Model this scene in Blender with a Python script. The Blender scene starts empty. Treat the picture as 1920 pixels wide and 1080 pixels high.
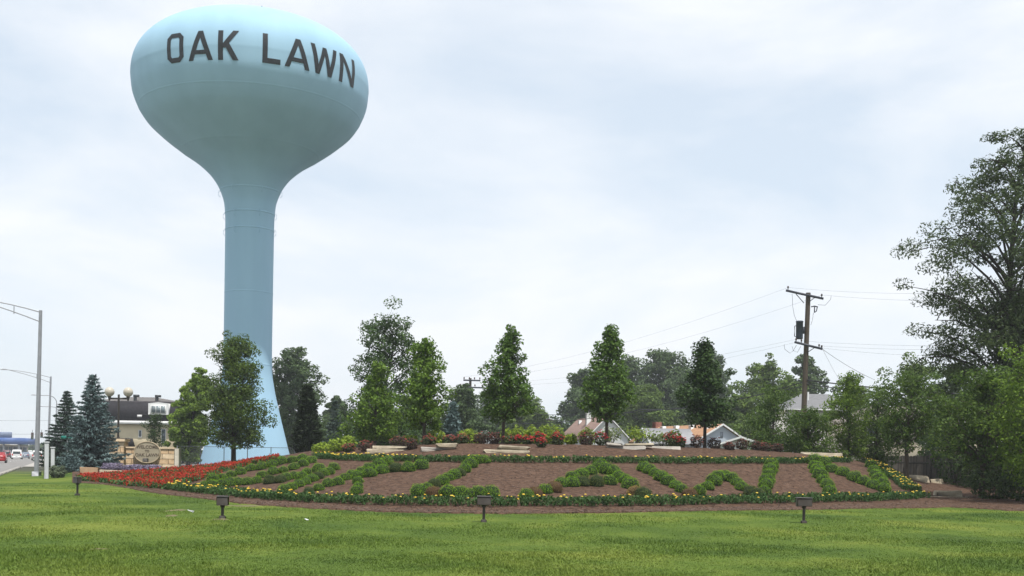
import bpy, math, random
import numpy as np
from mathutils import Vector, Matrix

# ------------------------------------------------------------------ camera, sky, sun, exposure
SC = bpy.context.scene
COL = SC.collection
FPX, EYE, ROLL = 2150.0, 1.65, math.radians(0.9)      # focal length in photo pixels (1920 wide), eye height, camera roll
cam_d = bpy.data.cameras.new('camera'); cam = bpy.data.objects.new('camera', cam_d); COL.objects.link(cam)
cam_d.sensor_width = 36.0; cam_d.lens = FPX / 1920 * 36.0
cam_d.shift_x = 320 * math.sin(ROLL) / 1920; cam_d.shift_y = 320 * math.cos(ROLL) / 1920
cam_d.clip_start = 0.1; cam_d.clip_end = 9000
cam.matrix_world = Matrix.Translation((0, 0, EYE)) @ Matrix.Rotation(math.pi / 2, 4, 'X') @ Matrix.Rotation(ROLL, 4, 'Z')
SC.camera = cam
SUN_EL, SUN_AZ = math.radians(70), math.atan2(0.50, -0.86)    # azimuth measured from +Y towards +X
to_sun = Vector((math.cos(SUN_EL) * math.sin(SUN_AZ), math.cos(SUN_EL) * math.cos(SUN_AZ), math.sin(SUN_EL)))
W = bpy.data.worlds.new('World'); SC.world = W; W.use_nodes = True
wn, wl = W.node_tree.nodes, W.node_tree.links
for n in list(wn): wn.remove(n)
w_out = wn.new('ShaderNodeOutputWorld'); w_bg = wn.new('ShaderNodeBackground')
w_sky = wn.new('ShaderNodeTexSky'); w_sky.sky_type = 'NISHITA'; w_sky.sun_disc = False
w_sky.sun_elevation = SUN_EL; w_sky.sun_rotation = SUN_AZ
w_sky.air_density = 1.0; w_sky.dust_density = 1.0; w_sky.ozone_density = 1.0
w_tc = wn.new('ShaderNodeTexCoord'); w_map = wn.new('ShaderNodeMapping'); w_map.inputs['Scale'].default_value = (1, 1, 2.6)
w_map.inputs['Location'].default_value = (1.7, 0.4, 0.9)
w_n1 = wn.new('ShaderNodeTexNoise'); w_n1.inputs['Scale'].default_value = 2.2; w_n1.inputs['Detail'].default_value = 7; w_n1.inputs['Roughness'].default_value = 0.55
w_n1.inputs['Distortion'].default_value = 0.35
w_r1 = wn.new('ShaderNodeValToRGB'); w_r1.color_ramp.elements[0].position = 0.36; w_r1.color_ramp.elements[1].position = 0.62
w_r1.color_ramp.elements[0].color = (0.34, 0.34, 0.34, 1); w_r1.color_ramp.elements[1].color = (0.97, 0.97, 0.97, 1)
w_mix = wn.new('ShaderNodeMix'); w_mix.data_type = 'RGBA'
CLOUD = (7.8, 8.0, 8.3, 1)
SKY_GAIN = (0.98, 1.12, 1.2, 1)
w_mix.inputs[7].default_value = CLOUD
w_bg.inputs['Strength'].default_value = 0.1
wl.new(w_tc.outputs['Generated'], w_map.inputs['Vector']); wl.new(w_map.outputs[0], w_n1.inputs['Vector'])
wl.new(w_n1.outputs[0], w_r1.inputs[0]); wl.new(w_r1.outputs[0], w_mix.inputs[0])
w_tint = wn.new('ShaderNodeMix'); w_tint.data_type = 'RGBA'; w_tint.blend_type = 'MULTIPLY'; w_tint.inputs[0].default_value = 1.0; w_tint.inputs[7].default_value = SKY_GAIN
wl.new(w_sky.outputs[0], w_tint.inputs[6]); w_hz = wn.new('ShaderNodeMix'); w_hz.data_type = 'RGBA'; w_hz.inputs[0].default_value = 0.65; w_hz.inputs[7].default_value = (5.3, 6.35, 7.3, 1)   # hazy veil over the blue
wl.new(w_tint.outputs[2], w_hz.inputs[6]); wl.new(w_hz.outputs[2], w_mix.inputs[6]); wl.new(w_mix.outputs[2], w_bg.inputs[0]); wl.new(w_bg.outputs[0], w_out.inputs[0])
sun_d = bpy.data.lights.new('sun', 'SUN'); sun = bpy.data.objects.new('sun', sun_d); COL.objects.link(sun)
sun_d.energy = 3.4; sun_d.angle = math.radians(1.0); sun_d.color = (1.0, 0.96, 0.9)
sun.rotation_euler = (-to_sun).to_track_quat('-Z', 'Y').to_euler(); sun.location = (0, 0, 80)
SC.cycles.max_bounces = 6; SC.cycles.diffuse_bounces = 3; SC.cycles.glossy_bounces = 2; SC.cycles.transmission_bounces = 4; SC.cycles.transparent_max_bounces = 4
vs = SC.view_settings; vs.view_transform = 'Standard'; vs.look = 'None'; vs.gamma = 1.0; vs.use_curve_mapping = False; vs.exposure = 0.40

# ------------------------------------------------------------------ pixel <-> place
CR, SR = math.cos(ROLL), math.sin(ROLL)
def pix(px, py, Y):
    dx, dy = px - 960, py - 540
    u, w = dx * CR + dy * SR, -dx * SR + dy * CR
    return np.array([u / FPX * Y, Y, EYE - (w - 320) / FPX * Y])
def mono(zk, rk, z):                                   # monotone cubic interpolation
    zk, rk, z = np.asarray(zk, float), np.asarray(rk, float), np.asarray(z, float)
    h = np.diff(zk); dl = np.diff(rk) / h; m = np.zeros_like(rk)
    for i in range(1, len(rk) - 1):
        if dl[i - 1] * dl[i] > 0:
            w1, w2 = 2 * h[i] + h[i - 1], h[i] + 2 * h[i - 1]
            m[i] = (w1 + w2) / (w1 / dl[i - 1] + w2 / dl[i])
    m[0] = dl[0]; m[-1] = dl[-1]
    z = np.clip(z, zk[0], zk[-1]); k = np.clip(np.searchsorted(zk, z) - 1, 0, len(h) - 1)
    t = (z - zk[k]) / h[k]
    return (2*t**3 - 3*t**2 + 1)*rk[k] + (t**3 - 2*t**2 + t)*h[k]*m[k] + (-2*t**3 + 3*t**2)*rk[k+1] + (t**3 - t**2)*h[k]*m[k+1]
# ground profile along lines of sight bearing: bearing key, bed front, bed back (+height), crest (+height)
TK = np.array([
    [-700, 62, 80, 0.00, 95, 0.00],
    [0,    64, 80, 0.00, 95, 0.05],
    [150,  61, 75, 0.33, 90, 0.35],
    [315,  47, 60, 0.53, 76, 0.66],
    [450,  42, 58, 0.80, 72, 1.10],
    [600,  38, 56, 1.44, 64, 1.92],
    [750,  36, 51, 1.50, 59, 2.20],
    [900,  35.6, 48, 1.49, 57, 2.34],
    [1100, 37, 48.5, 1.52, 57, 2.36],
    [1300, 40, 51, 1.59, 59, 2.34],
    [1560, 45, 59, 1.68, 66, 2.05],
    [1660, 48, 61, 1.25, 68, 1.35],
    [1750, 49.5, 62, 0.70, 70, 0.72],
    [1900, 44, 58, 0.30, 70, 0.40],
    [2150, 42, 60, 0.15, 75, 0.20],
    [2900, 45, 65, 0.00, 80, 0.00]])
KERB0, KSL = -4.1, -0.389                              # kerb line: x = KERB0 + KSL * y
def bedline(s):
    c = np.clip(955 + FPX * np.asarray(s, float), -700, 2900)
    return [mono(TK[:, 0], TK[:, i], c) for i in range(1, 6)]
def sm(t): t = np.clip(t, 0, 1); return t * t * (3 - 2 * t)
def terrain(x, y):
    x, y = np.asarray(x, float), np.asarray(y, float)
    yy = np.maximum(y, 6.0); Yf, Yb, zb, Yc, zc = bedline(x / yy)
    a = np.clip((yy - Yf) / (Yb - Yf), 0, 1); b = np.clip((yy - Yb) / (Yc - Yb), 0, 1)
    z = zb * (a * 0.86 + 0.14 * sm(a)) + (zc - zb) * sm(b)
    far = 0.3 * sm((x + 62) / 25) * (1 - sm((yy - 170) / 120))
    z = z + (far - zc) * sm((yy - Yc - 1.5) / 16)
    road = sm((x - (KERB0 + KSL * y) - 1.0) / 4.0)
    lawn = (0.035 * np.sin(x * 0.31 + y * 0.17) + 0.03 * np.sin(y * 0.41 - x * 0.13 + 1.0)) * (1 - np.clip((yy - Yf + 4) / 3, 0, 1)) * np.clip((200 - yy) / 100, 0, 1)
    return (z + lawn) * road
def gnd(px, py, y0=10.0, y1=260.0, crest=False):        # where the line of sight through a photo pixel meets the ground
    P = pix(px, py, 1.0)
    if crest: y1 = float(bedline(P[0])[3]) - 0.6            # stay on the near side of the mound's crest
    Y = np.geomspace(y0, y1, 420); d = EYE + (P[2] - EYE) * Y - terrain(P[0] * Y, Y)
    k = np.nonzero(d <= 0)[0]
    if len(k) and k[0] > 0: i = k[0]; y = Y[i-1] + (Y[i] - Y[i-1]) * d[i-1] / (d[i-1] - d[i])
    else: y = Y[0] if len(k) else y1
    return np.array([P[0] * y, y, float(terrain(P[0] * y, y))])
def on_ground(px, Y):                                   # a spot at distance Y on the bearing of a photo column
    x = (px - 955) / FPX * Y
    return np.array([x, Y, float(terrain(x, Y))])

# ------------------------------------------------------------------ mesh helpers
def mesh_np(name, parts, smooth=False):
    vs_, lp, st, tot = [], [], [], 0; nl = 0
    for V, F in parts:
        V = np.asarray(V, np.float32).reshape(-1, 3); F = np.asarray(F, np.int32)
        if F.size == 0: continue
        vs_.append(V); lp.append((F + tot).ravel()); k = F.shape[1]
        st.append(np.arange(F.shape[0], dtype=np.int32) * k + nl); nl += F.size; tot += len(V)
    V = np.concatenate(vs_); L = np.concatenate(lp); S = np.concatenate(st)
    me = bpy.data.meshes.new(name)
    me.vertices.add(len(V)); me.vertices.foreach_set('co', V.ravel())
    me.loops.add(len(L)); me.loops.foreach_set('vertex_index', L)
    me.polygons.add(len(S)); me.polygons.foreach_set('loop_start', S)
    if smooth: me.polygons.foreach_set('use_smooth', np.ones(len(S), bool))
    me.update(calc_edges=True)
    return me
def box(x0, x1, y0, y1, z0, z1):
    V = [(x0,y0,z0),(x1,y0,z0),(x1,y1,z0),(x0,y1,z0),(x0,y0,z1),(x1,y0,z1),(x1,y1,z1),(x0,y1,z1)]
    return np.array(V, float), np.array([(3,2,1,0),(4,5,6,7),(0,1,5,4),(1,2,6,5),(2,3,7,6),(3,0,4,7)])
def cbox(cx, cy, cz, w, d, h): return box(cx-w/2, cx+w/2, cy-d/2, cy+d/2, cz-h/2, cz+h/2)
def bev_box(x0, x1, y0, y1, z0, z1, b=0.03, jit=0.0, rng=None):   # box with chamfered edges, optionally uneven
    xs, ys, zs = (x0, x1), (y0, y1), (z0, z1); V = []; F = []
    idx = {}
    for i in (0, 1):
        for j in (0, 1):
            for k in (0, 1):
                p = np.array([xs[i], ys[j], zs[k]]); s = np.array([1 - 2*i, 1 - 2*j, 1 - 2*k]) * b
                o = rng.normal(0, jit, 3) if jit else 0
                for a in range(3):
                    q = p.copy()
                    for c in range(3):
                        if c != a: q[c] += s[c]
                    idx[(i, j, k, a)] = len(V); V.append(q + o)
    for a in range(3):
        u, v = [(1, 2), (2, 0), (0, 1)][a]
        for e in (0, 1):
            q = []
            for du, dv in ((0, 0), (1, 0), (1, 1), (0, 1)):
                t = [0, 0, 0]; t[a] = e; t[u] = du; t[v] = dv; q.append(idx[(*t, a)])
            F.append(q if e else q[::-1])
    for a in range(3):
        u, v = [(1, 2), (2, 0), (0, 1)][a]
        for du in (0, 1):
            for dv in (0, 1):
                t0 = [0, 0, 0]; t1 = [0, 0, 0]; t0[u] = t1[u] = du; t0[v] = t1[v] = dv; t0[a] = 0; t1[a] = 1
                F.append([idx[(*t0, u)], idx[(*t1, u)], idx[(*t1, v)], idx[(*t0, v)]])
    T = [[idx[(i, j, k, 0)], idx[(i, j, k, 1)], idx[(i, j, k, 2)], idx[(i, j, k, 2)]] for i in (0,1) for j in (0,1) for k in (0,1)]
    V = np.array(V); F3 = np.array([t[:3] for t in T])
    return [(V, np.array(F)), (V, F3)]
def tube(pts, rad, n=8, cap=True):
    P = np.asarray(pts, float); m = len(P); R = np.broadcast_to(np.asarray(rad, float), (m,))
    T = np.gradient(P, axis=0); T /= np.linalg.norm(T, axis=1)[:, None] + 1e-9
    ref = np.array([0, 0, 1.0]) if abs(T[0][2]) < 0.9 else np.array([1.0, 0, 0])
    A = np.cross(T, ref); A /= np.linalg.norm(A, axis=1)[:, None] + 1e-9; B = np.cross(T, A)
    a = np.arange(n) * 2 * math.pi / n
    V = (P[:, None] + R[:, None, None] * (np.cos(a)[None, :, None] * A[:, None] + np.sin(a)[None, :, None] * B[:, None])).reshape(-1, 3)
    i = np.arange(m - 1)[:, None] * n; j = np.arange(n)[None]; j2 = (j + 1) % n
    F = np.stack([i + j, i + j2, i + n + j2, i + n + j], -1).reshape(-1, 4)
    out = [(V, F)]
    if cap and n > 2:
        out.append((V, np.array([list(range(n)), list(range((m - 1) * n + n - 1, (m - 1) * n - 1, -1))])))
    return out
def lathe(prof, n=24, c=(0, 0, 0)):
    a = np.arange(n) * 2 * math.pi / n; P = np.asarray(prof, float)
    V = np.stack([c[0] + P[:, :1] * np.cos(a), c[1] + P[:, :1] * np.sin(a), c[2] + np.repeat(P[:, 1:2], n, 1)], -1).reshape(-1, 3)
    m = len(P); i = np.arange(m - 1)[:, None] * n; j = np.arange(n)[None]; j2 = (j + 1) % n
    return V, np.stack([i + j, i + j2, i + n + j2, i + n + j], -1).reshape(-1, 4)
def prism(poly, y0, y1):                                # polygon in x,z pulled along y
    n = len(poly); V = [(x, y0, z) for x, z in poly] + [(x, y1, z) for x, z in poly]
    F = [[i, (i + 1) % n, n + (i + 1) % n, n + i] for i in range(n)]
    return [(np.array(V, float), np.array(F)), (np.array(V, float), np.array([list(range(n))[::-1], list(range(n, 2 * n))]))]
def ngon(pts): return np.array(pts, float), np.array([list(range(len(pts)))])
def xf(parts, loc=(0, 0, 0), rz=0.0, sc=1.0):
    c, s = math.cos(rz), math.sin(rz); R = np.array([[c, -s, 0], [s, c, 0], [0, 0, 1]])
    return [((np.asarray(V) * sc) @ R.T + np.asarray(loc), F) for V, F in parts]
def leaves(C, rng, L, Wd, up=0.35, axis=None, nrm=None):          # one bent rhombus per leaf
    n = len(C); N = rng.normal(size=(n, 3)); N /= np.linalg.norm(N, axis=1)[:, None]; N[:, 2] += up * 2
    if nrm is not None: N += nrm
    N /= np.linalg.norm(N, axis=1)[:, None]
    T = rng.normal(size=(n, 3)) if axis is None else axis + rng.normal(size=(n, 3)) * 0.35
    T -= N * (T * N).sum(1)[:, None]; T /= np.linalg.norm(T, axis=1)[:, None] + 1e-9
    B = np.cross(N, T); l = (L * rng.uniform(0.65, 1.25, n))[:, None] / 2; w = l * Wd / L
    V = np.stack([C - T * l, C + B * w - N * l * 0.12, C + T * l, C - B * w - N * l * 0.12], 1).reshape(-1, 3)
    return V, np.arange(n * 4).reshape(-1, 4)

# ------------------------------------------------------------------ object helpers
def put(name, me, mat, parent=None, loc=(0, 0, 0), rz=0.0):
    o = bpy.data.objects.new(name, me); COL.objects.link(o); o.location = loc; o.rotation_euler = (0, 0, rz)
    if mat is not None:
        if not me.materials: me.materials.append(mat)
    if parent is not None: o.parent = parent
    return o
def tag(o, label, cat=None, group=None, kind=None):
    o['label'] = label
    if cat: o['category'] = cat
    if group: o['group'] = group
    if kind: o['kind'] = kind
    return o
def thing(name, loc, label, cat, group=None, rz=0.0):
    o = bpy.data.objects.new(name, None); COL.objects.link(o); o.location = [float(v) for v in loc]; o.rotation_euler = (0, 0, rz); o.empty_display_size = 0.2
    return tag(o, label, cat, group)
def part(name, parts, mat, parent, smooth=False, loc=(0, 0, 0), rz=0.0):
    return put(name, mesh_np(name, parts, smooth), mat, parent, loc, rz)
ORD = ['first', 'second', 'third', 'fourth', 'fifth', 'sixth', 'seventh', 'eighth', 'ninth', 'tenth', 'eleventh', 'twelfth', 'thirteenth', 'fourteenth']

# ------------------------------------------------------------------ materials
MATS = {}
def M(name, col, rough=0.75, var=0.18, scale=2.0, bump=0.0, spec=0.3, metal=0.0, col2=None, coord='Object', stretch=(1, 1, 1)):
    if name in MATS: return MATS[name]
    m = bpy.data.materials.new(name); m.use_nodes = True; nt = m.node_tree; N, K = nt.nodes, nt.links
    p = N['Principled BSDF']; p.inputs['Roughness'].default_value = rough; p.inputs['Metallic'].default_value = metal
    p.inputs['Specular IOR Level'].default_value = spec
    tc = N.new('ShaderNodeTexCoord'); mp = N.new('ShaderNodeMapping'); mp.inputs['Scale'].default_value = stretch
    ns = N.new('ShaderNodeTexNoise'); ns.inputs['Scale'].default_value = scale; ns.inputs['Detail'].default_value = 6
    K.new(tc.outputs[coord], mp.inputs[0]); K.new(mp.outputs[0], ns.inputs['Vector'])
    r = N.new('ShaderNodeValToRGB'); r.color_ramp.elements[0].position = 0.3; r.color_ramp.elements[1].position = 0.7
    c = np.array(col[:3]); a = c * (1 - var); b = np.array(col2[:3]) if col2 else np.minimum(c * (1 + var), 1)
    r.color_ramp.elements[0].color = (*a, 1); r.color_ramp.elements[1].color = (*b, 1)
    K.new(ns.outputs[0], r.inputs[0]); K.new(r.outputs[0], p.inputs['Base Color'])
    if bump:
        n2 = N.new('ShaderNodeTexNoise'); n2.inputs['Scale'].default_value = scale * 6; n2.inputs['Detail'].default_value = 4
        K.new(mp.outputs[0], n2.inputs['Vector'])
        bp = N.new('ShaderNodeBump'); bp.inputs['Strength'].default_value = bump; bp.inputs['Distance'].default_value = 0.03
        K.new(n2.outputs[0], bp.inputs['Height']); K.new(bp.outputs[0], p.inputs['Normal'])
    MATS[name] = m; return m
def LM(name, c1, c2, trans=0.3, c3=None, pscale=0.5):      # leaf material: each leaf its own tone, broad patches on top
    if name in MATS: return MATS[name]
    m = bpy.data.materials.new(name); m.use_nodes = True; nt = m.node_tree; N, K = nt.nodes, nt.links
    for n in list(N): N.remove(n)
    out = N.new('ShaderNodeOutputMaterial'); d = N.new('ShaderNodeBsdfPrincipled'); t = N.new('ShaderNodeBsdfTranslucent'); mx = N.new('ShaderNodeMixShader')
    d.inputs['Roughness'].default_value = 0.55; d.inputs['Specular IOR Level'].default_value = 0.14
    g = N.new('ShaderNodeNewGeometry'); tc = N.new('ShaderNodeTexCoord'); ns = N.new('ShaderNodeTexNoise'); ns.inputs['Scale'].default_value = pscale; ns.inputs['Detail'].default_value = 3
    K.new(tc.outputs['Object'], ns.inputs['Vector'])
    ma = N.new('ShaderNodeMath'); ma.operation = 'MULTIPLY_ADD'; ma.inputs[1].default_value = 0.62
    mb = N.new('ShaderNodeMath'); mb.operation = 'MULTIPLY'; mb.inputs[1].default_value = 0.4
    K.new(ns.outputs[0], mb.inputs[0]); K.new(g.outputs['Random Per Island'], ma.inputs[0]); K.new(mb.outputs[0], ma.inputs[2])
    r = N.new('ShaderNodeValToRGB'); r.color_ramp.elements[0].position = 0.12; r.color_ramp.elements[1].position = 0.85
    r.color_ramp.elements[0].color = (*c1, 1); r.color_ramp.elements[1].color = (*c2, 1)
    if c3:
        e = r.color_ramp.elements.new(0.95); e.color = (*c3, 1)
    K.new(ma.outputs[0], r.inputs[0]); K.new(r.outputs[0], d.inputs['Base Color']); K.new(r.outputs[0], t.inputs[0])
    mx.inputs[0].default_value = trans
    K.new(d.outputs[0], mx.inputs[1]); K.new(t.outputs[0], mx.inputs[2]); K.new(mx.outputs[0], out.inputs[0])
    MATS[name] = m; return m
bark = M('bark_grey_brown', (0.075, 0.06, 0.045), 0.9, 0.3, 6, 0.6, stretch=(1, 1, 0.3))
bark_dark = M('bark_dark', (0.035, 0.028, 0.022), 0.9, 0.3, 6, 0.6, stretch=(1, 1, 0.3))

def lawn_material():
    m = bpy.data.materials.new('lawn_ground'); m.use_nodes = True; N, K = m.node_tree.nodes, m.node_tree.links
    p = N['Principled BSDF']; p.inputs['Roughness'].default_value = 0.9; p.inputs['Specular IOR Level'].default_value = 0.1
    return m, N, K, p
def grass_color(N, K, target, island):
    tc = N.new('ShaderNodeNewGeometry')
    mp = N.new('ShaderNodeMapping'); mp.inputs['Scale'].default_value = (0.24, 0.20, 1); mp.inputs['Rotation'].default_value = (0, 0, 0.5); K.new(tc.outputs['Position'], mp.inputs[0])
    n1 = N.new('ShaderNodeTexNoise'); n1.inputs['Scale'].default_value = 1.0; n1.inputs['Detail'].default_value = 5; n1.inputs['Roughness'].default_value = 0.6; K.new(mp.outputs[0], n1.inputs['Vector'])
    r1 = N.new('ShaderNodeValToRGB'); e = r1.color_ramp.elements; e[0].position = 0.33; e[0].color = (0.052, 0.098, 0.014, 1); e[1].position = 0.68; e[1].color = (0.185, 0.225, 0.038, 1)
    q = e.new(0.5); q.color = (0.100, 0.155, 0.021, 1)
    K.new(n1.outputs[0], r1.inputs[0])
    n2 = N.new('ShaderNodeTexNoise'); n2.inputs['Scale'].default_value = 0.55; n2.inputs['Detail'].default_value = 6; n2.inputs['Roughness'].default_value = 0.7; K.new(tc.outputs['Position'], n2.inputs['Vector'])
    r2 = N.new('ShaderNodeValToRGB'); r2.color_ramp.elements[0].position = 0.62; r2.color_ramp.elements[1].position = 0.78
    r2.color_ramp.elements[0].color = (0, 0, 0, 1); r2.color_ramp.elements[1].color = (0.65, 0.65, 0.65, 1); K.new(n2.outputs[0], r2.inputs[0])
    mx = N.new('ShaderNodeMix'); mx.data_type = 'RGBA'; mx.inputs[7].default_value = (0.20, 0.20, 0.055, 1)
    K.new(r2.outputs[0], mx.inputs[0]); K.new(r1.outputs[0], mx.inputs[6])
    hv = N.new('ShaderNodeHueSaturation'); K.new(mx.outputs[2], hv.inputs['Color'])
    if island:
        mr = N.new('ShaderNodeMapRange'); mr.inputs['To Min'].default_value = 0.75; mr.inputs['To Max'].default_value = 1.35; K.new(tc.outputs['Random Per Island'], mr.inputs[0]); K.new(mr.outputs[0], hv.inputs['Value'])
    else: hv.inputs['Value'].default_value = 0.8
    K.new(hv.outputs[0], target)
lawn_m, N_, K_, p_ = lawn_material(); gm = N_.new('ShaderNodeMix'); gm.data_type = 'RGBA'; gm.inputs[7].default_value = (0.070, 0.072, 0.052, 1)
grass_color(N_, K_, gm.inputs[6], False); K_.new(gm.outputs[2], p_.inputs['Base Color'])
gs = N_.new('ShaderNodeSeparateXYZ'); gg = N_.new('ShaderNodeNewGeometry'); gr = N_.new('ShaderNodeMapRange'); gr.inputs['From Min'].default_value = 78; gr.inputs['From Max'].default_value = 100   # duller suburban ground beyond the garden, greyed to cut green bounce under the tank
K_.new(gg.outputs['Position'], gs.inputs[0]); K_.new(gs.outputs['Y'], gr.inputs[0]); K_.new(gr.outputs[0], gm.inputs[0])
nb = N_.new('ShaderNodeTexNoise'); nb.inputs['Scale'].default_value = 14; nb.inputs['Detail'].default_value = 6
gb = N_.new('ShaderNodeNewGeometry'); K_.new(gb.outputs['Position'], nb.inputs['Vector'])
bb = N_.new('ShaderNodeBump'); bb.inputs['Strength'].default_value = 0.8; bb.inputs['Distance'].default_value = 0.05; K_.new(nb.outputs[0], bb.inputs['Height']); K_.new(bb.outputs[0], p_.inputs['Normal'])
blade_m = bpy.data.materials.new('grass_blade'); blade_m.use_nodes = True
pb_ = blade_m.node_tree.nodes['Principled BSDF']; pb_.inputs['Roughness'].default_value = 0.6; pb_.inputs['Specular IOR Level'].default_value = 0.2
grass_color(blade_m.node_tree.nodes, blade_m.node_tree.links, pb_.inputs['Base Color'], True)
# ------------------------------------------------------------------ ground, mulch, road
rng = np.random.default_rng(7)
def spaced(lo, hi, step, far, k=1.22):
    a = list(np.arange(lo, hi + 1e-6, step)); d = step
    while a[-1] < far: d *= k; a.append(a[-1] + d)
    d = step; b = [lo]
    while b[-1] > -far: d *= k; b.append(b[-1] - d)
    return np.array(sorted(b[1:]) + a)
gx = spaced(-46, 46, 0.6, 4000); gy = spaced(8, 104, 0.6, 4000)
GX, GY = np.meshgrid(gx, gy); GZ = terrain(GX, GY)
V = np.stack([GX, GY, GZ], -1).reshape(-1, 3); nx, ny = len(gx), len(gy)
i = np.arange(ny - 1)[:, None] * nx; j = np.arange(nx - 1)[None]
F = np.stack([i + j, i + j + 1, i + nx + j + 1, i + nx + j], -1).reshape(-1, 4)
ground = put('ground', mesh_np('ground', [(V, F)], True), lawn_m); tag(ground, 'mown green lawn running out to the houses', kind='structure')

def mulch_front(s):                                     # where lawn ends and mulch starts, as distance along a bearing
    Yf = bedline(s)[0]; c = 955 + FPX * s
    lead = np.interp(c, [130, 200, 330, 450, 600, 900, 1300, 1600, 1735, 1850, 2000], [0.2, 0.3, 2.0, 3.0, 2.2, 1.6, 2.3, 3.0, 5.0, 1.8, 1.0])
    return Yf - lead
mulch_m = M('shredded_bark_mulch', (0.078, 0.045, 0.030), 0.95, 0.45, 5, 1.0, 0.1, col2=(0.138, 0.084, 0.058))
S = np.linspace((136 - 955) / FPX, (2080 - 955) / FPX, 420); Tn = np.concatenate([[0, 0.004], np.linspace(0.02, 1, 90)])
Sg, Tg = np.meshgrid(S, Tn); y0 = mulch_front(Sg) + 0.22 * np.sin(Sg * 300) * 0.6 + rng.normal(0, 0.09, S.shape)[None]; y1 = bedline(Sg)[3] + 7
Ym = y0 + (y1 - y0) * Tg; Xm = Sg * Ym; Zm = terrain(Xm, Ym) + 0.035 + 0.018 * np.sin(Xm * 2.3) * np.cos(Ym * 1.9)
Zm[0] -= 0.12
V = np.stack([Xm, Ym, Zm], -1).reshape(-1, 3); nx = len(S); i = np.arange(len(Tn) - 1)[:, None] * nx; j = np.arange(nx - 1)[None]
F = np.stack([i + j, i + j + 1, i + nx + j + 1, i + nx + j], -1).reshape(-1, 4)
tag(put('mulch_bed', mesh_np('mulch_bed', [(V, F)], True), mulch_m), 'brown bark mulch spread over the sloping planted mound', kind='structure')
# loose wood chips on the mulch
n = 26000; s_ = rng.uniform(S[0], S[-1], n); f0 = mulch_front(s_); yb_ = f0 + (bedline(s_)[3] + 3 - f0) * rng.uniform(0, 1, n) ** 1.5
C = np.stack([s_ * yb_, yb_, terrain(s_ * yb_, yb_) + 0.055], 1)
chip = leaves(C, rng, 0.10, 0.035, up=1.6)
tag(put('wood_chips', mesh_np('wood_chips', [chip]), LM('wood_chip', (0.035, 0.022, 0.016), (0.17, 0.115, 0.085), 0.0, (0.40, 0.32, 0.26))), 'loose wood chips scattered over the mulch', kind='stuff')

asphalt = M('worn_asphalt', (0.21, 0.20, 0.19), 0.9, 0.12, 0.6, 0.3, 0.2)
concrete = M('concrete', (0.36, 0.34, 0.31), 0.9, 0.12, 1.5, 0.3, 0.2)
paint_y = M('road_paint_yellow', (0.55, 0.38, 0.06), 0.8, 0.15, 4); paint_w = M('road_paint_white', (0.7, 0.7, 0.68), 0.8, 0.15, 4)
dirv = np.array([KSL, 1.0]) / math.hypot(KSL, 1); lat = np.array([-dirv[1], dirv[0]])     # along the road; towards its far side
k0 = np.array([KERB0, 0.0])
def strip(u0, u1, v0, v1, z):                            # u along the road, v across (0 at the kerb)
    P = [k0 + dirv * u + lat * v for u, v in ((u0, v0), (u0, v1), (u1, v1), (u1, v0))]
    return np.array([(p[0], p[1], z) for p in P]), np.array([[3, 2, 1, 0]])
tag(put('road', mesh_np('road', [strip(-60, 2400, 0.0, 23, 0.012)]), asphalt), 'worn grey multi-lane road running off to the left', kind='structure')
kb = []
for u in range(-60, 120, 6):
    a, b = k0 + dirv * (u + 0.02), k0 + dirv * (u + 5.98); q = lat * 0.28
    pts = [a + q * 0, a + q, b + q, b]
    V = np.array([(p[0], p[1], z) for z in (-0.05, 0.13) for p in pts]); kb.append((V, box(0,1,0,1,0,1)[1][:, ::-1]))
tag(put('kerb', mesh_np('kerb', kb), concrete), 'pale concrete kerb between lawn and road', kind='structure')
tag(put('lane_marking', mesh_np('lane_marking', [strip(u, u + 3, v, v + 0.14, 0.017) for v in (3.6, 7.4, 15.2, 19.0) for u in range(-40, 420, 12)]), paint_w), 'white dashed lane lines painted on the road', kind='structure')
tag(put('centre_marking', mesh_np('centre_marking', [strip(-60, 900, v, v + 0.14, 0.017) for v in (11.2, 11.5)]), paint_y), 'double yellow centre line painted on the road', kind='structure')
def strip_g(u0, u1, v0, v1, dz, nu, nv):                 # the same, laid on the ground's rise and fall
    U, Vv = np.meshgrid(np.linspace(u0, u1, nu), np.linspace(v0, v1, nv)); P = k0 + U[..., None] * dirv + Vv[..., None] * lat
    Z = terrain(P[..., 0], P[..., 1]) + dz; i = np.arange(nv - 1)[:, None] * nu; j = np.arange(nu - 1)[None]
    return np.concatenate([P, Z[..., None]], -1).reshape(-1, 3), np.stack([i + j, i + j + 1, i + nu + j + 1, i + nu + j], -1).reshape(-1, 4)
tag(put('side_road', mesh_np('side_road', [strip_g(126, 146, -45, -0.01, 0.06, 12, 60), strip_g(146.02, 330, -5.2, -0.01, 0.06, 60, 14)]), concrete), 'pale concrete side road and turn lane joining the road', kind='structure')
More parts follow.
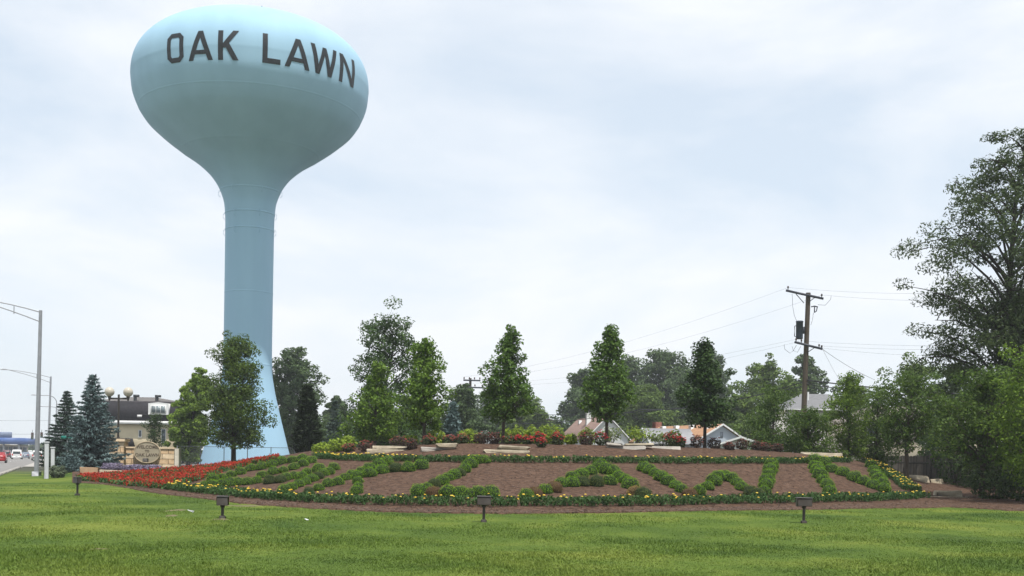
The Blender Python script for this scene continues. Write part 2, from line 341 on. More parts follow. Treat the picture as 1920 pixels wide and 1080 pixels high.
# bare soil patch and grass thin spots beside the uplight
soil_m = M('bare_soil', (0.15, 0.13, 0.075), 0.95, 0.3, 5, 0.6, 0.1)
def soil_patch(px, py, rx, ry, seed):
    c = gnd(px, py); r = np.random.default_rng(seed); a = np.linspace(0, 2*math.pi, 40, endpoint=False)
    k = 1 + 0.25*np.sin(3*a + seed) + 0.18*np.sin(5*a + 2*seed) + r.normal(0, 0.10, 40); ring = np.stack([c[0] + rx*k*np.cos(a), c[1] + ry*k*np.sin(a)], 1)
    inner = np.stack([c[0] + rx*k*0.5*np.cos(a), c[1] + ry*k*0.5*np.sin(a)], 1); P = np.concatenate([ring, inner, [[c[0], c[1]]]])
    z = terrain(P[:, 0], P[:, 1]) + np.concatenate([np.full(40, -0.012), np.full(41, 0.014)])
    q = np.arange(40); q2 = (q + 1) % 40
    return [(np.column_stack([P, z]), np.stack([q, q2, 40 + q2, 40 + q], 1)), (np.column_stack([P, z]), np.stack([40 + q, 40 + q2, np.full(40, 80)], 1))]
SOIL = [(330, 957, 0.22, 1.3, 1), (322, 967, 0.15, 0.5, 2), (414, 974, 0.25, 0.3, 3), (190, 1030, 0.2, 0.13, 4), (455, 949, 0.8, 0.5, 5)]
tag(put('bare_soil', mesh_np('bare_soil', sum([soil_patch(*q) for q in SOIL], []), True), soil_m), 'bare brown soil showing through the lawn near the uplights', kind='structure')

# grass blades over the lawn in view
n = 620000
v = rng.uniform(62, 300, n); Yg = EYE * FPX / v * rng.uniform(0.97, 1.03, n); sg = rng.uniform(-0.53, 0.53, n)
xg = sg * Yg + rng.normal(0, 0.3, n)
ok = (Yg < mulch_front(xg / Yg) + rng.normal(0.05, 0.22, n)) & (xg > KERB0 + KSL * Yg + 0.35)
xg, Yg = xg[ok], Yg[ok]
for q in SOIL:
    c = gnd(q[0], q[1]); keep = ((xg - c[0]) / q[2])**2 + ((Yg - c[1]) / q[3])**2 > rng.uniform(0.0, 0.9, len(xg)); xg, Yg = xg[keep], Yg[keep]
n = len(xg); hgt = rng.uniform(0.018, 0.042, n) * (0.8 + 0.35*np.sin(xg*0.9 + np.cos(Yg*0.7)*2)); tuft = np.sin(xg*7.3 + 2*np.sin(Yg*3.1))*np.sin(Yg*6.1 + 1.5*np.sin(xg*2.7)) > 0.80; hgt = np.where(tuft, hgt*1.8, hgt); wid = 0.004 + Yg * 0.00022; ang = rng.uniform(0, 2*math.pi, n)
zg = terrain(xg, Yg) - 0.005; lean = rng.normal(0, 0.022, (n, 2))
B0 = np.stack([xg, Yg, zg], 1); dv = np.stack([np.cos(ang), np.sin(ang), np.zeros(n)], 1) * wid[:, None]
tip = B0 + np.column_stack([lean, hgt])
V = np.stack([B0 - dv, B0 + dv, tip], 1).reshape(-1, 3)
tag(put('grass', mesh_np('grass', [(V, np.arange(3*n).reshape(-1, 3))]), blade_m), 'short mown green grass blades of the front lawn', kind='stuff')

# ------------------------------------------------------------------ water tower
TX, TY = -27.536, 120.0
PR = [(0,4.91),(3.27,4.06),(6.55,3.24),(8.4,2.82),(10.3,2.55),(12.5,2.48),(25.7,2.5),(27.6,2.62),(29,3.03),(30.41,3.86),(31.81,5.30),(33.21,7.34),(34.62,9.19),(36.02,10.66),(37.42,11.5),(38.83,11.97),(40.2,12.12)]
def tower_r(z):
    z = np.asarray(z, float); lo = mono([a for a, b in PR], [b for a, b in PR], np.minimum(z, 40.2))
    t = np.clip((z - 40.2) / 6.58, 0, 1); return np.where(z <= 40.2, lo, 12.12 * np.clip(1 - t**2.35, 0, 1)**(1/2.35))
tower_paint = M('tower_blue_paint', (0.33, 0.52, 0.67), 0.65, 0.06, 0.35, 0, 0.15, col2=(0.355, 0.55, 0.70), stretch=(1, 1, 0.12))
letter_paint = M('tower_black_lettering', (0.016, 0.02, 0.024), 0.5, 0.1, 1)
tower = thing('water_tower', (TX, TY, 0), 'tall pale blue water tower with bulbous tank lettered OAK LAWN', 'water tower')
zz = np.linspace(-0.3, 28.3, 150); part('shaft', [lathe(np.column_stack([tower_r(np.maximum(zz, 0)), zz]), 96)], tower_paint, tower, True)
zz = np.concatenate([np.linspace(28.3, 40.2, 90), 40.2 + 6.58*np.sin(np.linspace(0.02, math.pi/2, 50))]); part('tank', [lathe(np.column_stack([tower_r(zz), zz]), 128)], tower_paint, tower, True)
for z, d in ((37.0, 0.012), (33.0, 0.012), (29.1, 0.02), (26.75, 0.03), (25.05, 0.03), (18.5, 0.012), (11.0, 0.012)):
    zz = np.linspace(z - 0.09, z + 0.09, 5); rr = tower_r(zz) + 0.004 + d*np.array([-0.3, 1, 1.2, 1, -0.3]); part('weld_seam', [lathe(np.column_stack([rr, zz]), 96)], tower_paint, tower, True)
for z in (29.1, 26.75, 25.05):
    for a in (-90, -22, 34, 90, 150, 210):
        t = math.radians(a - 90); r0 = float(tower_r(z)); u = np.linspace(-1.4, 1.4, 9)
        pts = [((r0 + 0.28*math.cos(k)) * math.cos(t), (r0 + 0.28*math.cos(k)) * math.sin(t), z - 0.2 + 0.34*math.sin(k)) for k in u]
        part('rigging_hook', tube(pts, 0.022, 6), tower_paint, tower, True)
part('antenna', tube([(0.9, 0, 46.6), (0.9, 0, 48.6)], 0.05, 6) + tube([(0.5, 0, 46.4), (0.5, 0, 46.95)], 0.18, 8), M('dark_steel', (0.06, 0.065, 0.07), 0.5, 0.2, 4, metal=0.5), tower)
part('floodlight', [cbox(2.55, -3.05, 5.9, 0.3, 0.35, 0.55)] + tube([(2.3, -2.7, 5.6), (2.55, -3.1, 5.75)], 0.06, 6), M('dark_steel', (0.06, 0.065, 0.07), 0.5, 0.2, 4, metal=0.5), tower)
w = 0.17
def seg(a, b, wd=w, horiz=True):                          # a stroke between two points, ends cut level when slanted
    if horiz: return [(a[0]-wd/2, a[1]), (a[0]+wd/2, a[1]), (b[0]+wd/2, b[1]), (b[0]-wd/2, b[1])]
    return [(a[0], a[1]-wd/2), (b[0], b[1]-wd/2), (b[0], b[1]+wd/2), (a[0], a[1]+wd/2)]
def glyph(ch, W_):                                        # strokes in letter units: height 1, width W_
    e = w * 0.62
    if ch == 'L': return [seg((w/2, 0), (w/2, 1)), seg((w, w/2), (W_, w/2), w, False)]
    if ch == 'A': return [seg((w/2, 0), (W_/2, 1), w*1.02), seg((W_-w/2, 0), (W_/2, 1), w*1.02), seg((W_*0.27, 0.27), (W_*0.73, 0.27), w*0.8, False)]
    if ch == 'K': return [seg((w/2, 0), (w/2, 1)), seg((w*0.9, 0.40), (W_-w*0.55, 1), w*1.15), seg((W_-w*0.6, 0), (W_*0.40, 0.56), w*1.15)]
    if ch == 'W': return [seg((w*0.5, 1), (W_*0.27, 0), e*1.6), seg((W_*0.27, 0), (W_*0.5, 0.95), e*1.5), seg((W_*0.5, 0.95), (W_*0.73, 0), e*1.5), seg((W_*0.73, 0), (W_-w*0.5, 1), e*1.6)]
    if ch == 'N': return [seg((w/2, 0), (w/2, 1), e*1.75), seg((W_-w/2, 0), (W_-w/2, 1), e*1.75), seg((w/2, 1), (W_-w/2, 0), e*1.85)]
    c = 0.16; P = [(c,0),(W_-c,0),(W_,c),(W_,1-c),(W_-c,1),(c,1),(0,1-c),(0,c)]; q = 0.09; e2 = w*0.95
    I = [(e2+q*0.5,e2),(W_-e2-q*0.5,e2),(W_-e2,e2+q*0.7),(W_-e2,1-e2-q*0.7),(W_-e2-q*0.5,1-e2),(e2+q*0.5,1-e2),(e2,1-e2-q*0.7),(e2,e2+q*0.7)]
    return [[P[k], P[(k+1) % 8], I[(k+1) % 8], I[k]] for k in range(8)]
for ch, t0, t1 in (('O',-28.0,-18.9),('A',-16.4,-4.7),('K',-2.3,6.9),('L',17.3,25.4),('A',27.4,39.6),('W',39.9,55.0),('N',57.2,69.0)):
    Wm = math.radians(t1 - t0) * 11.95 / 2.76; pcs = []
    for k, q in enumerate(glyph(ch, Wm)):
        q = np.array(q); g = np.linspace(0, 1, 9); U, Vv = np.meshgrid(g, g)
        P = (1-Vv)[..., None]*((1-U)[..., None]*q[0] + U[..., None]*q[1]) + Vv[..., None]*((1-U)[..., None]*q[3] + U[..., None]*q[2])
        th = np.radians(t0 + (t1 - t0)*P[..., 0]/Wm - 90); z = 38.78 + P[..., 1]*2.78; rr = tower_r(z) + 0.03 + (0 if ch == 'O' else 0.006*k)
        X = np.stack([rr*np.cos(th), rr*np.sin(th), z], -1).reshape(-1, 3); i = np.arange(8)[:, None]*9; j = np.arange(8)[None]
        pcs.append((X, np.stack([i+j, i+j+1, i+j+10, i+j+9], -1).reshape(-1, 4)))
    part('letter', pcs, letter_paint, tower, True)
# ------------------------------------------------------------------ trees
def curve(a, b, bend, k=5):
    a, b = np.asarray(a, float), np.asarray(b, float); t = np.linspace(0, 1, k)[:, None]
    return a + (b - a)*t + np.asarray(bend)*(4*t*(1-t))
def grow(rng, H, base, R, env, nl=26, rise=0.5, per=4, cl=0.5, nleaf=90, leaf=0.13, wl=0.6, tr=0.12, wander=0.15, droop=0.0, topf=0.93, flat=0.8, gaps=0.0, up=0.35, twig=True, multi=1):
    wood, C = [], []
    zt = np.linspace(0, H*topf, 9); wx = np.cumsum(rng.normal(0, wander, (9, 2)), 0) * np.linspace(0, 1, 9)[:, None]; wx[0] = 0
    trunk = np.column_stack([wx, zt]); wood += tube(trunk, tr*(1.0 - 0.88*np.linspace(0, 1, 9)) + 0.012, 8)
    wood += tube([(0, 0, -0.15), (0, 0, 0.12), (0, 0, 0.4)], [tr*1.5, tr*1.2, tr], 8)
    at = lambda z: np.array([np.interp(z, zt, trunk[:, 0]), np.interp(z, zt, trunk[:, 1]), min(z, zt[-1])])
    az0 = rng.uniform(0, 6.28)
    for k in range(nl):
        h = (k + rng.uniform(0, 1)) / nl; az = az0 + k*2.399 + rng.normal(0, 0.25)
        r = R * env(h) * rng.uniform(0.72, 1.12)
        zend = base + h*(H - base); z0 = max(base*0.8, zend - r*rise*rng.uniform(0.7, 1.3))
        a = at(z0); d = np.array([math.cos(az), math.sin(az), 0]); b = at(zend)*[1, 1, 0] + d*r + [0, 0, zend + rng.normal(0, 0.04*H)*0.4 - droop*r]
        L = curve(a, b, [0, 0, (0.10 + droop*0.35)*r] + rng.normal(0, 0.05*r, 3)); lr = max(0.012, tr*0.42*(1 - 0.6*h))
        wood += tube(L, np.linspace(lr, lr*0.10, 5), 5, False)
        for m in range(per):
            if m < per - 1 and rng.uniform() < (gaps(h) if callable(gaps) else gaps): continue
            t = 0.32 + 0.68*(m + rng.uniform(0, 1))/per if m < per - 1 else rng.uniform(0.93, 1.0); q = L[0] + 0; f = t*4; i0 = min(int(f), 3); q = L[i0] + (L[i0+1]-L[i0])*(f-i0)
            c = q + rng.normal(0, 1, 3)*np.array([1, 1, flat])*cl*0.8*(0.5 + 0.5*env(h))
            if twig: wood += tube(np.array([q, (q+c)/2 + rng.normal(0, 0.04, 3), c]), [lr*0.35, lr*0.22, lr*0.1], 4, False)
            C.append(np.append(c, cl*rng.uniform(0.65, 1.2)*(0.55 + 0.45*env(h))))
    C.append(np.array([trunk[-1][0], trunk[-1][1], H*0.96, cl*0.5])); C += [np.array([*(at(H*k)[:2] + rng.normal(0, cl*0.3, 2)), H*k, cl*0.62]) for k in (0.93, 0.90, 0.87)]; C.append(np.array([*at(H*0.84)[:2], H*0.84, cl*0.7]))
    C = np.array(C); pts, nrs = [], []
    for c in C:
        m = max(8, int(nleaf*(c[3]/cl)**1.5)); g = rng.normal(size=(m, 3)); g *= (rng.uniform(0.25, 1, m)**0.5/np.linalg.norm(g, axis=1))[:, None]
        q = c[:3] + g*c[3]*np.array([1.1, 1.1, flat]); q[:, 2] -= droop*0.8*(g[:, 0]**2 + g[:, 1]**2)*c[3]; pts.append(q); nrs.append(g*0.9)
    P = np.concatenate(pts); Nn = np.concatenate(nrs); ok = P[:, 2] > base*0.7
    return wood, [leaves(P[ok], rng, leaf, leaf*wl, up, None, Nn[ok])]
def tree(name, loc, label, cat, seed, lm, bk=None, group=None, tiltx=0, **kw):
    r = np.random.default_rng(seed); wood, lv = grow(r, **kw)
    t = thing(name, loc, label, cat, group); part('trunk', wood, bk or bark, t, True); part('crown', lv, lm, t)
    return t
e_pear = lambda h: (0.38 + 0.62*min(1, h/0.22)) * max(0.05, min(1, (1 - h)/0.80))**0.95
e_round = lambda h: max(0.12, math.sin(math.pi*min(1, 0.12 + 0.86*h)))**0.7
e_oval = lambda h: max(0.12, math.sin(math.pi*min(1, 0.16 + 0.80*h)))**0.6
e_cone = lambda h: max(0.05, 1 - h)**0.85
lm_pear = LM('pear_leaf', (0.038, 0.085, 0.016), (0.140, 0.235, 0.042), 0.3)
lm_pear2 = LM('pear_leaf_bright', (0.050, 0.11, 0.015), (0.185, 0.29, 0.04), 0.35)
lm_oak = LM('oak_leaf', (0.028, 0.06, 0.018), (0.10, 0.165, 0.05), 0.25)
lm_tow = LM('linden_leaf', (0.030, 0.064, 0.012), (0.12, 0.18, 0.03), 0.3)
lm_far = LM('far_tree_leaf', (0.034, 0.066, 0.026), (0.115, 0.170, 0.062), 0.25, pscale=0.25)
lm_far2 = LM('far_tree_leaf_light', (0.05, 0.095, 0.02), (0.165, 0.24, 0.05), 0.3, pscale=0.25)
lm_loc = LM('locust_leaf', (0.030, 0.055, 0.018), (0.095, 0.13, 0.045), 0.3)
lm_mid = LM('thicket_leaf', (0.034, 0.075, 0.015), (0.125, 0.195, 0.035), 0.35)
lm_bright = LM('bright_leaf', (0.06, 0.12, 0.015), (0.20, 0.30, 0.04), 0.4)
def hgt(px, row_top, Y, z0): return pix(px, row_top, Y)[2] - z0
# young pyramidal trees along the crest of the mound
g5 = 'young pyramidal trees along the mound'
for px, Y, top, wpx, bs, seed, lmx, nl, lbl in (
    (702, 63.5, 682, 112, 0.14, 11, lm_pear2, 40, 'bright green young tree leafy to the ground left of the limestone slabs'),
    (794, 60.0, 638, 92, 0.22, 12, lm_pear2, 44, 'dense narrow green tree standing just left of the far wooden pole'),
    (942, 57.5, 620, 102, 0.27, 13, lm_pear, 44, 'tallest pointed young tree with side branch, right of the far wooden pole'),
    (1137, 57.5, 620, 98, 0.29, 14, lm_pear, 44, 'young pyramidal tree in front of the white gabled house'),
    (1321, 59.0, 640, 90, 0.28, 15, LM('pear_leaf_dark', (0.016, 0.04, 0.012), (0.065, 0.115, 0.028), 0.22), 46, 'darkest young tree, in front of the orange roofed house')):
    p = on_ground(px, Y); H = hgt(px, top, Y, p[2])
    tree('pyramidal_tree', p, lbl, 'tree', seed, lmx, bark_dark if px > 1200 else bark, g5, H=H, base=H*bs, R=wpx/2/FPX*Y*1.02, env=e_pear, nl=nl, rise=0.9, per=4, cl=0.40, nleaf=92, leaf=0.15, wl=0.7, tr=0.085, wander=0.05, gaps=0.06, flat=0.95)
# tree before the tower
p = on_ground(438, 78); H = hgt(438, 632, 78, p[2])
tree('street_tree', p, 'spreading dark green tree standing before the base of the blue tower', 'tree', 21, lm_tow, bark_dark, H=H, base=H*0.18, R=2.0, env=lambda h: e_oval(h)*(1.15 - 0.45*h), nl=54, rise=0.75, per=5, cl=0.64, nleaf=150, leaf=0.17, wl=0.55, tr=0.17, wander=0.09, gaps=0.2)
# oak
p = on_ground(722, 74); H = hgt(700, 598, 74, p[2])
tree('oak_tree', p, 'tall loose dark tree with ragged branches behind the bright young trees', 'tree', 22, lm_oak, bark_dark, H=H, base=H*0.22, R=2.6, env=lambda h: 0.5 + 0.5*abs(math.sin(h*6.0 + 0.9))*(1.05 - 0.55*h), nl=44, rise=0.6, per=5, cl=0.62, nleaf=130, leaf=0.17, wl=0.6, tr=0.17, wander=0.14, gaps=0.2)
# trees behind
def far_tree(px, Y, top, wpx, seed, lbl, lm=lm_far, env=e_round, base=0.15, nl=34, z0=None, leaf=None, per=6, gaps=0.08, nleaf=120, name='broadleaf_tree', group='trees behind the garden', R=None, clk=0.26, **kw):
    p = on_ground(px, Y); H = hgt(px, top, Y, p[2]); Rr = wpx/2/FPX*Y
    return tree(name, p, lbl, 'tree', seed, lm, kw.pop('bk', bark_dark), group, H=H, base=H*base, R=Rr*1.0, env=env, nl=nl, rise=0.55, per=per, cl=Rr*clk, nleaf=nleaf, leaf=leaf or max(0.2, Y*0.0024), wl=0.7, tr=H*0.025, wander=0.02*H, gaps=gaps, twig=False, **kw)
far_tree(353, 108, 696, 72, 31, 'bright round tree left of the tower base beside the mansard house', LM('maple_light_leaf', (0.085, 0.15, 0.02), (0.28, 0.40, 0.06), 0.4, pscale=0.3), base=0.1, nl=40)
far_tree(548, 142, 655, 112, 32, 'big dark green tree just right of the tower shaft', lm_far, base=0.12, nl=44, gaps=0.12)
far_tree(628, 150, 745, 60, 33, 'small hazy tree behind the little spruce', lm_far)
far_tree(856, 120, 728, 90, 34, 'dark round tree behind the far wooden pole', lm_far)
far_tree(775, 150, 735, 80, 35, 'dark tree showing between the bright young trees', lm_far)
far_tree(925, 185, 735, 110, 36, 'leafy tree low behind the tallest pointed tree', lm_far)
far_tree(995, 182, 742, 100, 37, 'rounded tree left of the gap before the white gabled house', lm_far2, base=0.1)
far_tree(1085, 205, 700, 95, 38, 'leftmost tree of the tall grove behind the white gabled house', lm_far)
far_tree(1165, 200, 674, 140, 39, 'broad grove tree with bare limbs showing behind the white gable', lm_far, nl=46, gaps=0.16, base=0.2)
far_tree(1258, 196, 662, 130, 40, 'tallest grove tree between the two rightmost young trees', lm_far, nl=46, base=0.15)
far_tree(1345, 210, 668, 110, 41, 'grove tree behind the darkest young tree', lm_far, nl=40)
far_tree(1425, 160, 682, 110, 42, 'grove tree right of the darkest young tree', lm_far2, nl=40, base=0.12)
far_tree(1527, 175, 664, 84, 43, 'loose tree seen just behind the transformer pole', lm_far, gaps=0.25)
far_tree(1705, 110, 678, 130, 44, 'thin topped tree behind the wires right of the transformer pole', lm_far2, gaps=0.35, nl=30)
far_tree(1020, 190, 785, 60, 45, 'purple leaved low tree beside the white gabled house', LM('purple_leaf', (0.02, 0.014, 0.018), (0.06, 0.035, 0.045), 0.15), base=0.1)
far_tree(1218, 172, 730, 110, 46, 'low leafy tree behind the brick chimney', lm_far2, base=0.06, nl=40)
far_tree(1390, 140, 745, 110, 47, 'low leafy tree behind the pale blue gable', lm_far2, base=0.06, nl=40)
far_tree(1480, 150, 712, 100, 51, 'leafy tree low left of the transformer pole', lm_far2, base=0.05, nl=40)
far_tree(1300, 176, 700, 120, 52, 'rounded grove tree filling behind the brick chimney and dark tree', lm_far, base=0.05, nl=42)
far_tree(1122, 186, 720, 110, 53, 'rounded grove tree right behind the white gabled roof', lm_far, base=0.05, nl=40)
far_tree(1600, 120, 728, 90, 54, 'leafy tree behind the tall bright small tree', lm_far2, base=0.04, nl=36)
far_tree(1775, 84, 690, 110, 55, 'dark leafy tree against the left side of the tall feathery tree', lm_far, base=0.04, nl=42)
far_tree(690, 135, 770, 70, 48, 'dark low tree behind the loose dark oak', lm_far, base=0.05)
far_tree(740, 118, 775, 80, 50, 'shady low tree behind the two bright young trees', lm_far, base=0.05)
far_tree(588, 110, 790, 60, 49, 'low green bush tree behind the dark conical cedar', lm_far, base=0.03)
for k, (px, Y, top, wpx) in enumerate(((40, 520, 832, 30), (66, 560, 834, 34), (100, 480, 826, 40), (10, 600, 833, 50), (85, 620, 834, 30))):
    far_tree(px, Y, top, wpx, 60 + k, ['tiny hazy tree above the white van at the end of the road', 'tiny hazy tree beyond the left traffic signal', 'tiny hazy tree beyond the second lamp post', 'tiny hazy tree beyond the blue canopy', 'tiny hazy tree beyond the right traffic signal'][k], lm_far, nl=12, per=3, nleaf=30, base=0.03, group='trees at the end of the road')
# shrubby trees at the right end of the bed
gR = 'small trees at the right end of the bed'
def mid_tree(px, Y, top, wpx, seed, lbl, lm=lm_mid, base=0.12, nl=34, gaps=0.14, env=e_round, leaf=0.16, cl=0.5, per=5, tr=0.08, nleaf=80, name='small_tree', **kw):
    p = on_ground(px, Y); H = hgt(px, top, Y, p[2])
    return tree(name, p, lbl, 'tree', seed, lm, kw.pop('bk', bark), gR, H=H, base=H*base, R=wpx/2/FPX*Y, env=env, nl=nl, rise=0.6, per=per, cl=cl, nleaf=nleaf, leaf=leaf, wl=0.5, tr=tr, wander=0.09, gaps=gaps, **kw)
mid_tree(1448, 70, 728, 120, 71, 'drooping leafy small tree left of the transformer pole', nl=36, base=0.05, droop=0.25)
mid_tree(1515, 67, 772, 90, 72, 'leafy small tree hiding the foot of the transformer pole', base=0.04, droop=0.15)
mid_tree(1592, 69, 702, 72, 73, 'tall bright small tree right of the transformer pole', lm_bright, base=0.04)
mid_tree(1642, 71, 732, 84, 74, 'leafy small tree left of the leaning trunk by the fence', base=0.05)
mid_tree(1700, 60, 705, 128, 75, 'small tree with bare leaning trunk before the wooden fence', base=0.36, nl=34, tr=0.12, gaps=0.2)
mid_tree(1842, 52, 700, 168, 76, 'bushy tree on a bent trunk at the lawn edge far right', base=0.34, nl=42, tr=0.14, cl=0.6, nleaf=110, gaps=0.12)
mid_tree(1940, 48, 640, 120, 77, 'bright leafed tree cut by the right edge', lm_bright, base=0.16, nl=44, tr=0.12, cl=0.6)
# big locust on the right
p = on_ground(1912, 64); H = hgt(1912, 236, 64, p[2])
tree('locust_tree', p, 'very tall open feathery tree rising at the right edge', 'tree', 83, lm_loc, bark_dark, H=H, base=H*0.17, R=5.5, env=lambda h: (0.93 + 0.10*math.sin(h*23 + 1))*float(np.interp(h, [0, 0.15, 0.3, 0.70, 0.84, 1], [0.7, 0.85, 0.95, 1.0, 0.72, 0.22])), nl=96, rise=0.9, per=7, cl=0.84, nleaf=150, leaf=0.24, wl=0.34, tr=0.34, wander=0.34, droop=0.14, gaps=lambda h: 0.03 if h < 0.50 else 0.30, flat=0.6)
# conifers
def spruce(name, px, Y, top, wpx, seed, lm, lbl, z0=None, dens=1.0, whorls=24, drop=0.18, card=0.34, base=0.04, env=e_cone, group='spruces', wl=0.3):
    r = np.random.default_rng(seed); p = on_ground(px, Y); H = hgt(px, top, Y, p[2]); R = wpx/2/FPX*Y; wood = tube([(0, 0, -0.1), (0, 0, H*0.5), (0, 0, H*0.985)], [H*0.018, H*0.010, 0.012], 7); pts, ax = [], []
    for k in range(whorls):
        h = (k/whorls)**0.92; z = H*(base + (1 - base)*h); rr = R*env(h)*r.uniform(0.86, 1.12) + 0.06
        nb_ = max(5, int((7 + 8*(1 - h))*dens)); a0 = r.uniform(0, 6.28)
        for b in range(nb_):
            az = a0 + b*6.283/nb_ + r.normal(0, 0.12); L = rr*r.uniform(0.78, 1.1); d = np.array([math.cos(az), math.sin(az), 0]); s_ = np.array([-d[1], d[0], 0])
            t = np.linspace(0, 1, 4)[:, None]; B = np.array([0, 0, z]) + d*L*t + np.array([0, 0, 1])*((-drop*L)*(t**1.0) + 0.16*L*t**2.5 + r.normal(0, 0.03)); wood += tube(B, [0.03, 0.02, 0.014, 0.006], 4, False)
            m = int(10 + 40*L*dens); tt = r.uniform(0.12, 1.03, m); q = np.stack([np.interp(tt, t[:, 0], B[:, c]) for c in range(3)], 1)
            off = (r.uniform(-1, 1, m)*0.30*L*(1.1 - tt))[:, None]*s_; q = q + off + r.normal(0, 0.03, (m, 3)); q[:, 2] -= np.abs(off).sum(1)*0.25
            pts.append(q); ax.append(np.repeat(d[None], m, 0) + np.sign(off.sum(1))[:, None]*s_*0.5 + [0, 0, -0.1])
    P = np.concatenate(pts); A = np.concatenate(ax); A /= np.linalg.norm(A, axis=1)[:, None]
    t = thing(name, p, lbl, 'conifer', group); part('trunk', wood, bark_dark, t, True); part('crown', [leaves(P, r, card, card*wl, 0.5, A)], lm, t)
lm_blue = LM('blue_spruce_needle', (0.05, 0.085, 0.085), (0.17, 0.24, 0.235), 0.1)
lm_grn = LM('spruce_needle', (0.018, 0.04, 0.028), (0.065, 0.105, 0.075), 0.1)
spruce('blue_spruce', 172, 82, 698, 126, 91, lm_blue, 'tall blue spruce beside the welcome sign wall', whorls=26)
spruce('spruce', 124, 100, 730, 104, 92, lm_grn, 'dark green spruce behind the tall blue one by the lamp posts', whorls=24)
spruce('blue_spruce', 848, 72, 750, 66, 93, lm_blue, 'blue spruce low between two young trees on the mound', whorls=22)
spruce('spruce', 627, 96, 748, 52, 94, LM('grey_spruce_needle', (0.035, 0.06, 0.05), (0.11, 0.15, 0.12), 0.1), 'slim grey green spruce right of the dark conical cedar', whorls=22)
spruce('cedar', 575, 72, 724, 54, 95, LM('cedar_needle', (0.010, 0.018, 0.008), (0.035, 0.055, 0.022), 0.1), 'narrow dark conical cedar right of the tower base', whorls=40, drop=-0.5, card=0.26, env=lambda h: max(0.08, 1 - h)**0.55, dens=1.3)
spruce('spruce', 135, 76, 855, 40, 96, lm_blue, 'low blue spruce seedling below the tall blue spruce', whorls=12, drop=0.05, env=lambda h: max(0.1, 1 - h)**0.5)
# ------------------------------------------------------------------ boxwoods that spell the planted name
def bush_mesh(name, rng, n=900, leaf=0.046, sq=0.88, core=0.88, lump=0.08, mat=None, core_mat=None):
    d = rng.normal(size=(n, 3)); d[:, 2] = np.abs(d[:, 2])*1.05 - 0.18; d /= np.linalg.norm(d, axis=1)[:, None]
    ph = rng.uniform(0, 6.28, 6); lum = lambda d: 1 + lump*(np.sin(d[:, 0]*4.2 + ph[0])*np.cos(d[:, 1]*4.6 + ph[1]) + 0.6*np.sin(d[:, 2]*5 + d[:, 0]*3 + ph[2]))
    P = d*(lum(d)*rng.uniform(0.86, 1.03, n))[:, None]*[1, 1, sq]; P[:, 2] += 0.22
    V, F = leaves(P, rng, leaf*2, leaf*1.2, 0.12, None, d*1.1)
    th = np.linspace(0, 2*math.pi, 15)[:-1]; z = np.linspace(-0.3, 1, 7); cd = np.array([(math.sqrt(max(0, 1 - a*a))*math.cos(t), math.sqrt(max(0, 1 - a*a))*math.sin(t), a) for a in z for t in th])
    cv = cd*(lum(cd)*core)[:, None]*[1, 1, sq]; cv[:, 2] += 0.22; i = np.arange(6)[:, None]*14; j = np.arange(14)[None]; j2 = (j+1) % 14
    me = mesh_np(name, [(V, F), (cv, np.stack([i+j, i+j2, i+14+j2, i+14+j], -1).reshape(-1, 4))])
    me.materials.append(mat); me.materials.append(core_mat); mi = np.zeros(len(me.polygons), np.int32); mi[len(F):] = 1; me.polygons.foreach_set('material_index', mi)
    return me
core_g = M('shrub_inner_shade', (0.012, 0.024, 0.006), 0.95, 0.3, 8)  # near-black bush core: shade between the leaves put into its colour
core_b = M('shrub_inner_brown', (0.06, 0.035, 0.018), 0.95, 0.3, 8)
bx = LM('boxwood_leaf', (0.060, 0.145, 0.008), (0.235, 0.42, 0.018), 0.28, pscale=1.2)
bx_br = LM('boxwood_browned', (0.085, 0.045, 0.018), (0.19, 0.13, 0.04), 0.2); bx_ye = LM('boxwood_yellowed', (0.20, 0.12, 0.03), (0.42, 0.32, 0.10), 0.2)
bx_ol = LM('boxwood_olive', (0.05, 0.07, 0.015), (0.13, 0.16, 0.035), 0.2)
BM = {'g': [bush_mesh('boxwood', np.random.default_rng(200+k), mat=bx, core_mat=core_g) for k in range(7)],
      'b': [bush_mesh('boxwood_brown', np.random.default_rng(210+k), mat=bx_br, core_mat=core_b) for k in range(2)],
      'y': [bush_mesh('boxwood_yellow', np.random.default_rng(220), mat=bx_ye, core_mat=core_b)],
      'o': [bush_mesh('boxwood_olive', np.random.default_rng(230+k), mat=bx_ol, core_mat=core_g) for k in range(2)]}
LOOK = {'g': 'green', 'b': 'browned', 'y': 'yellowed', 'o': 'olive'}
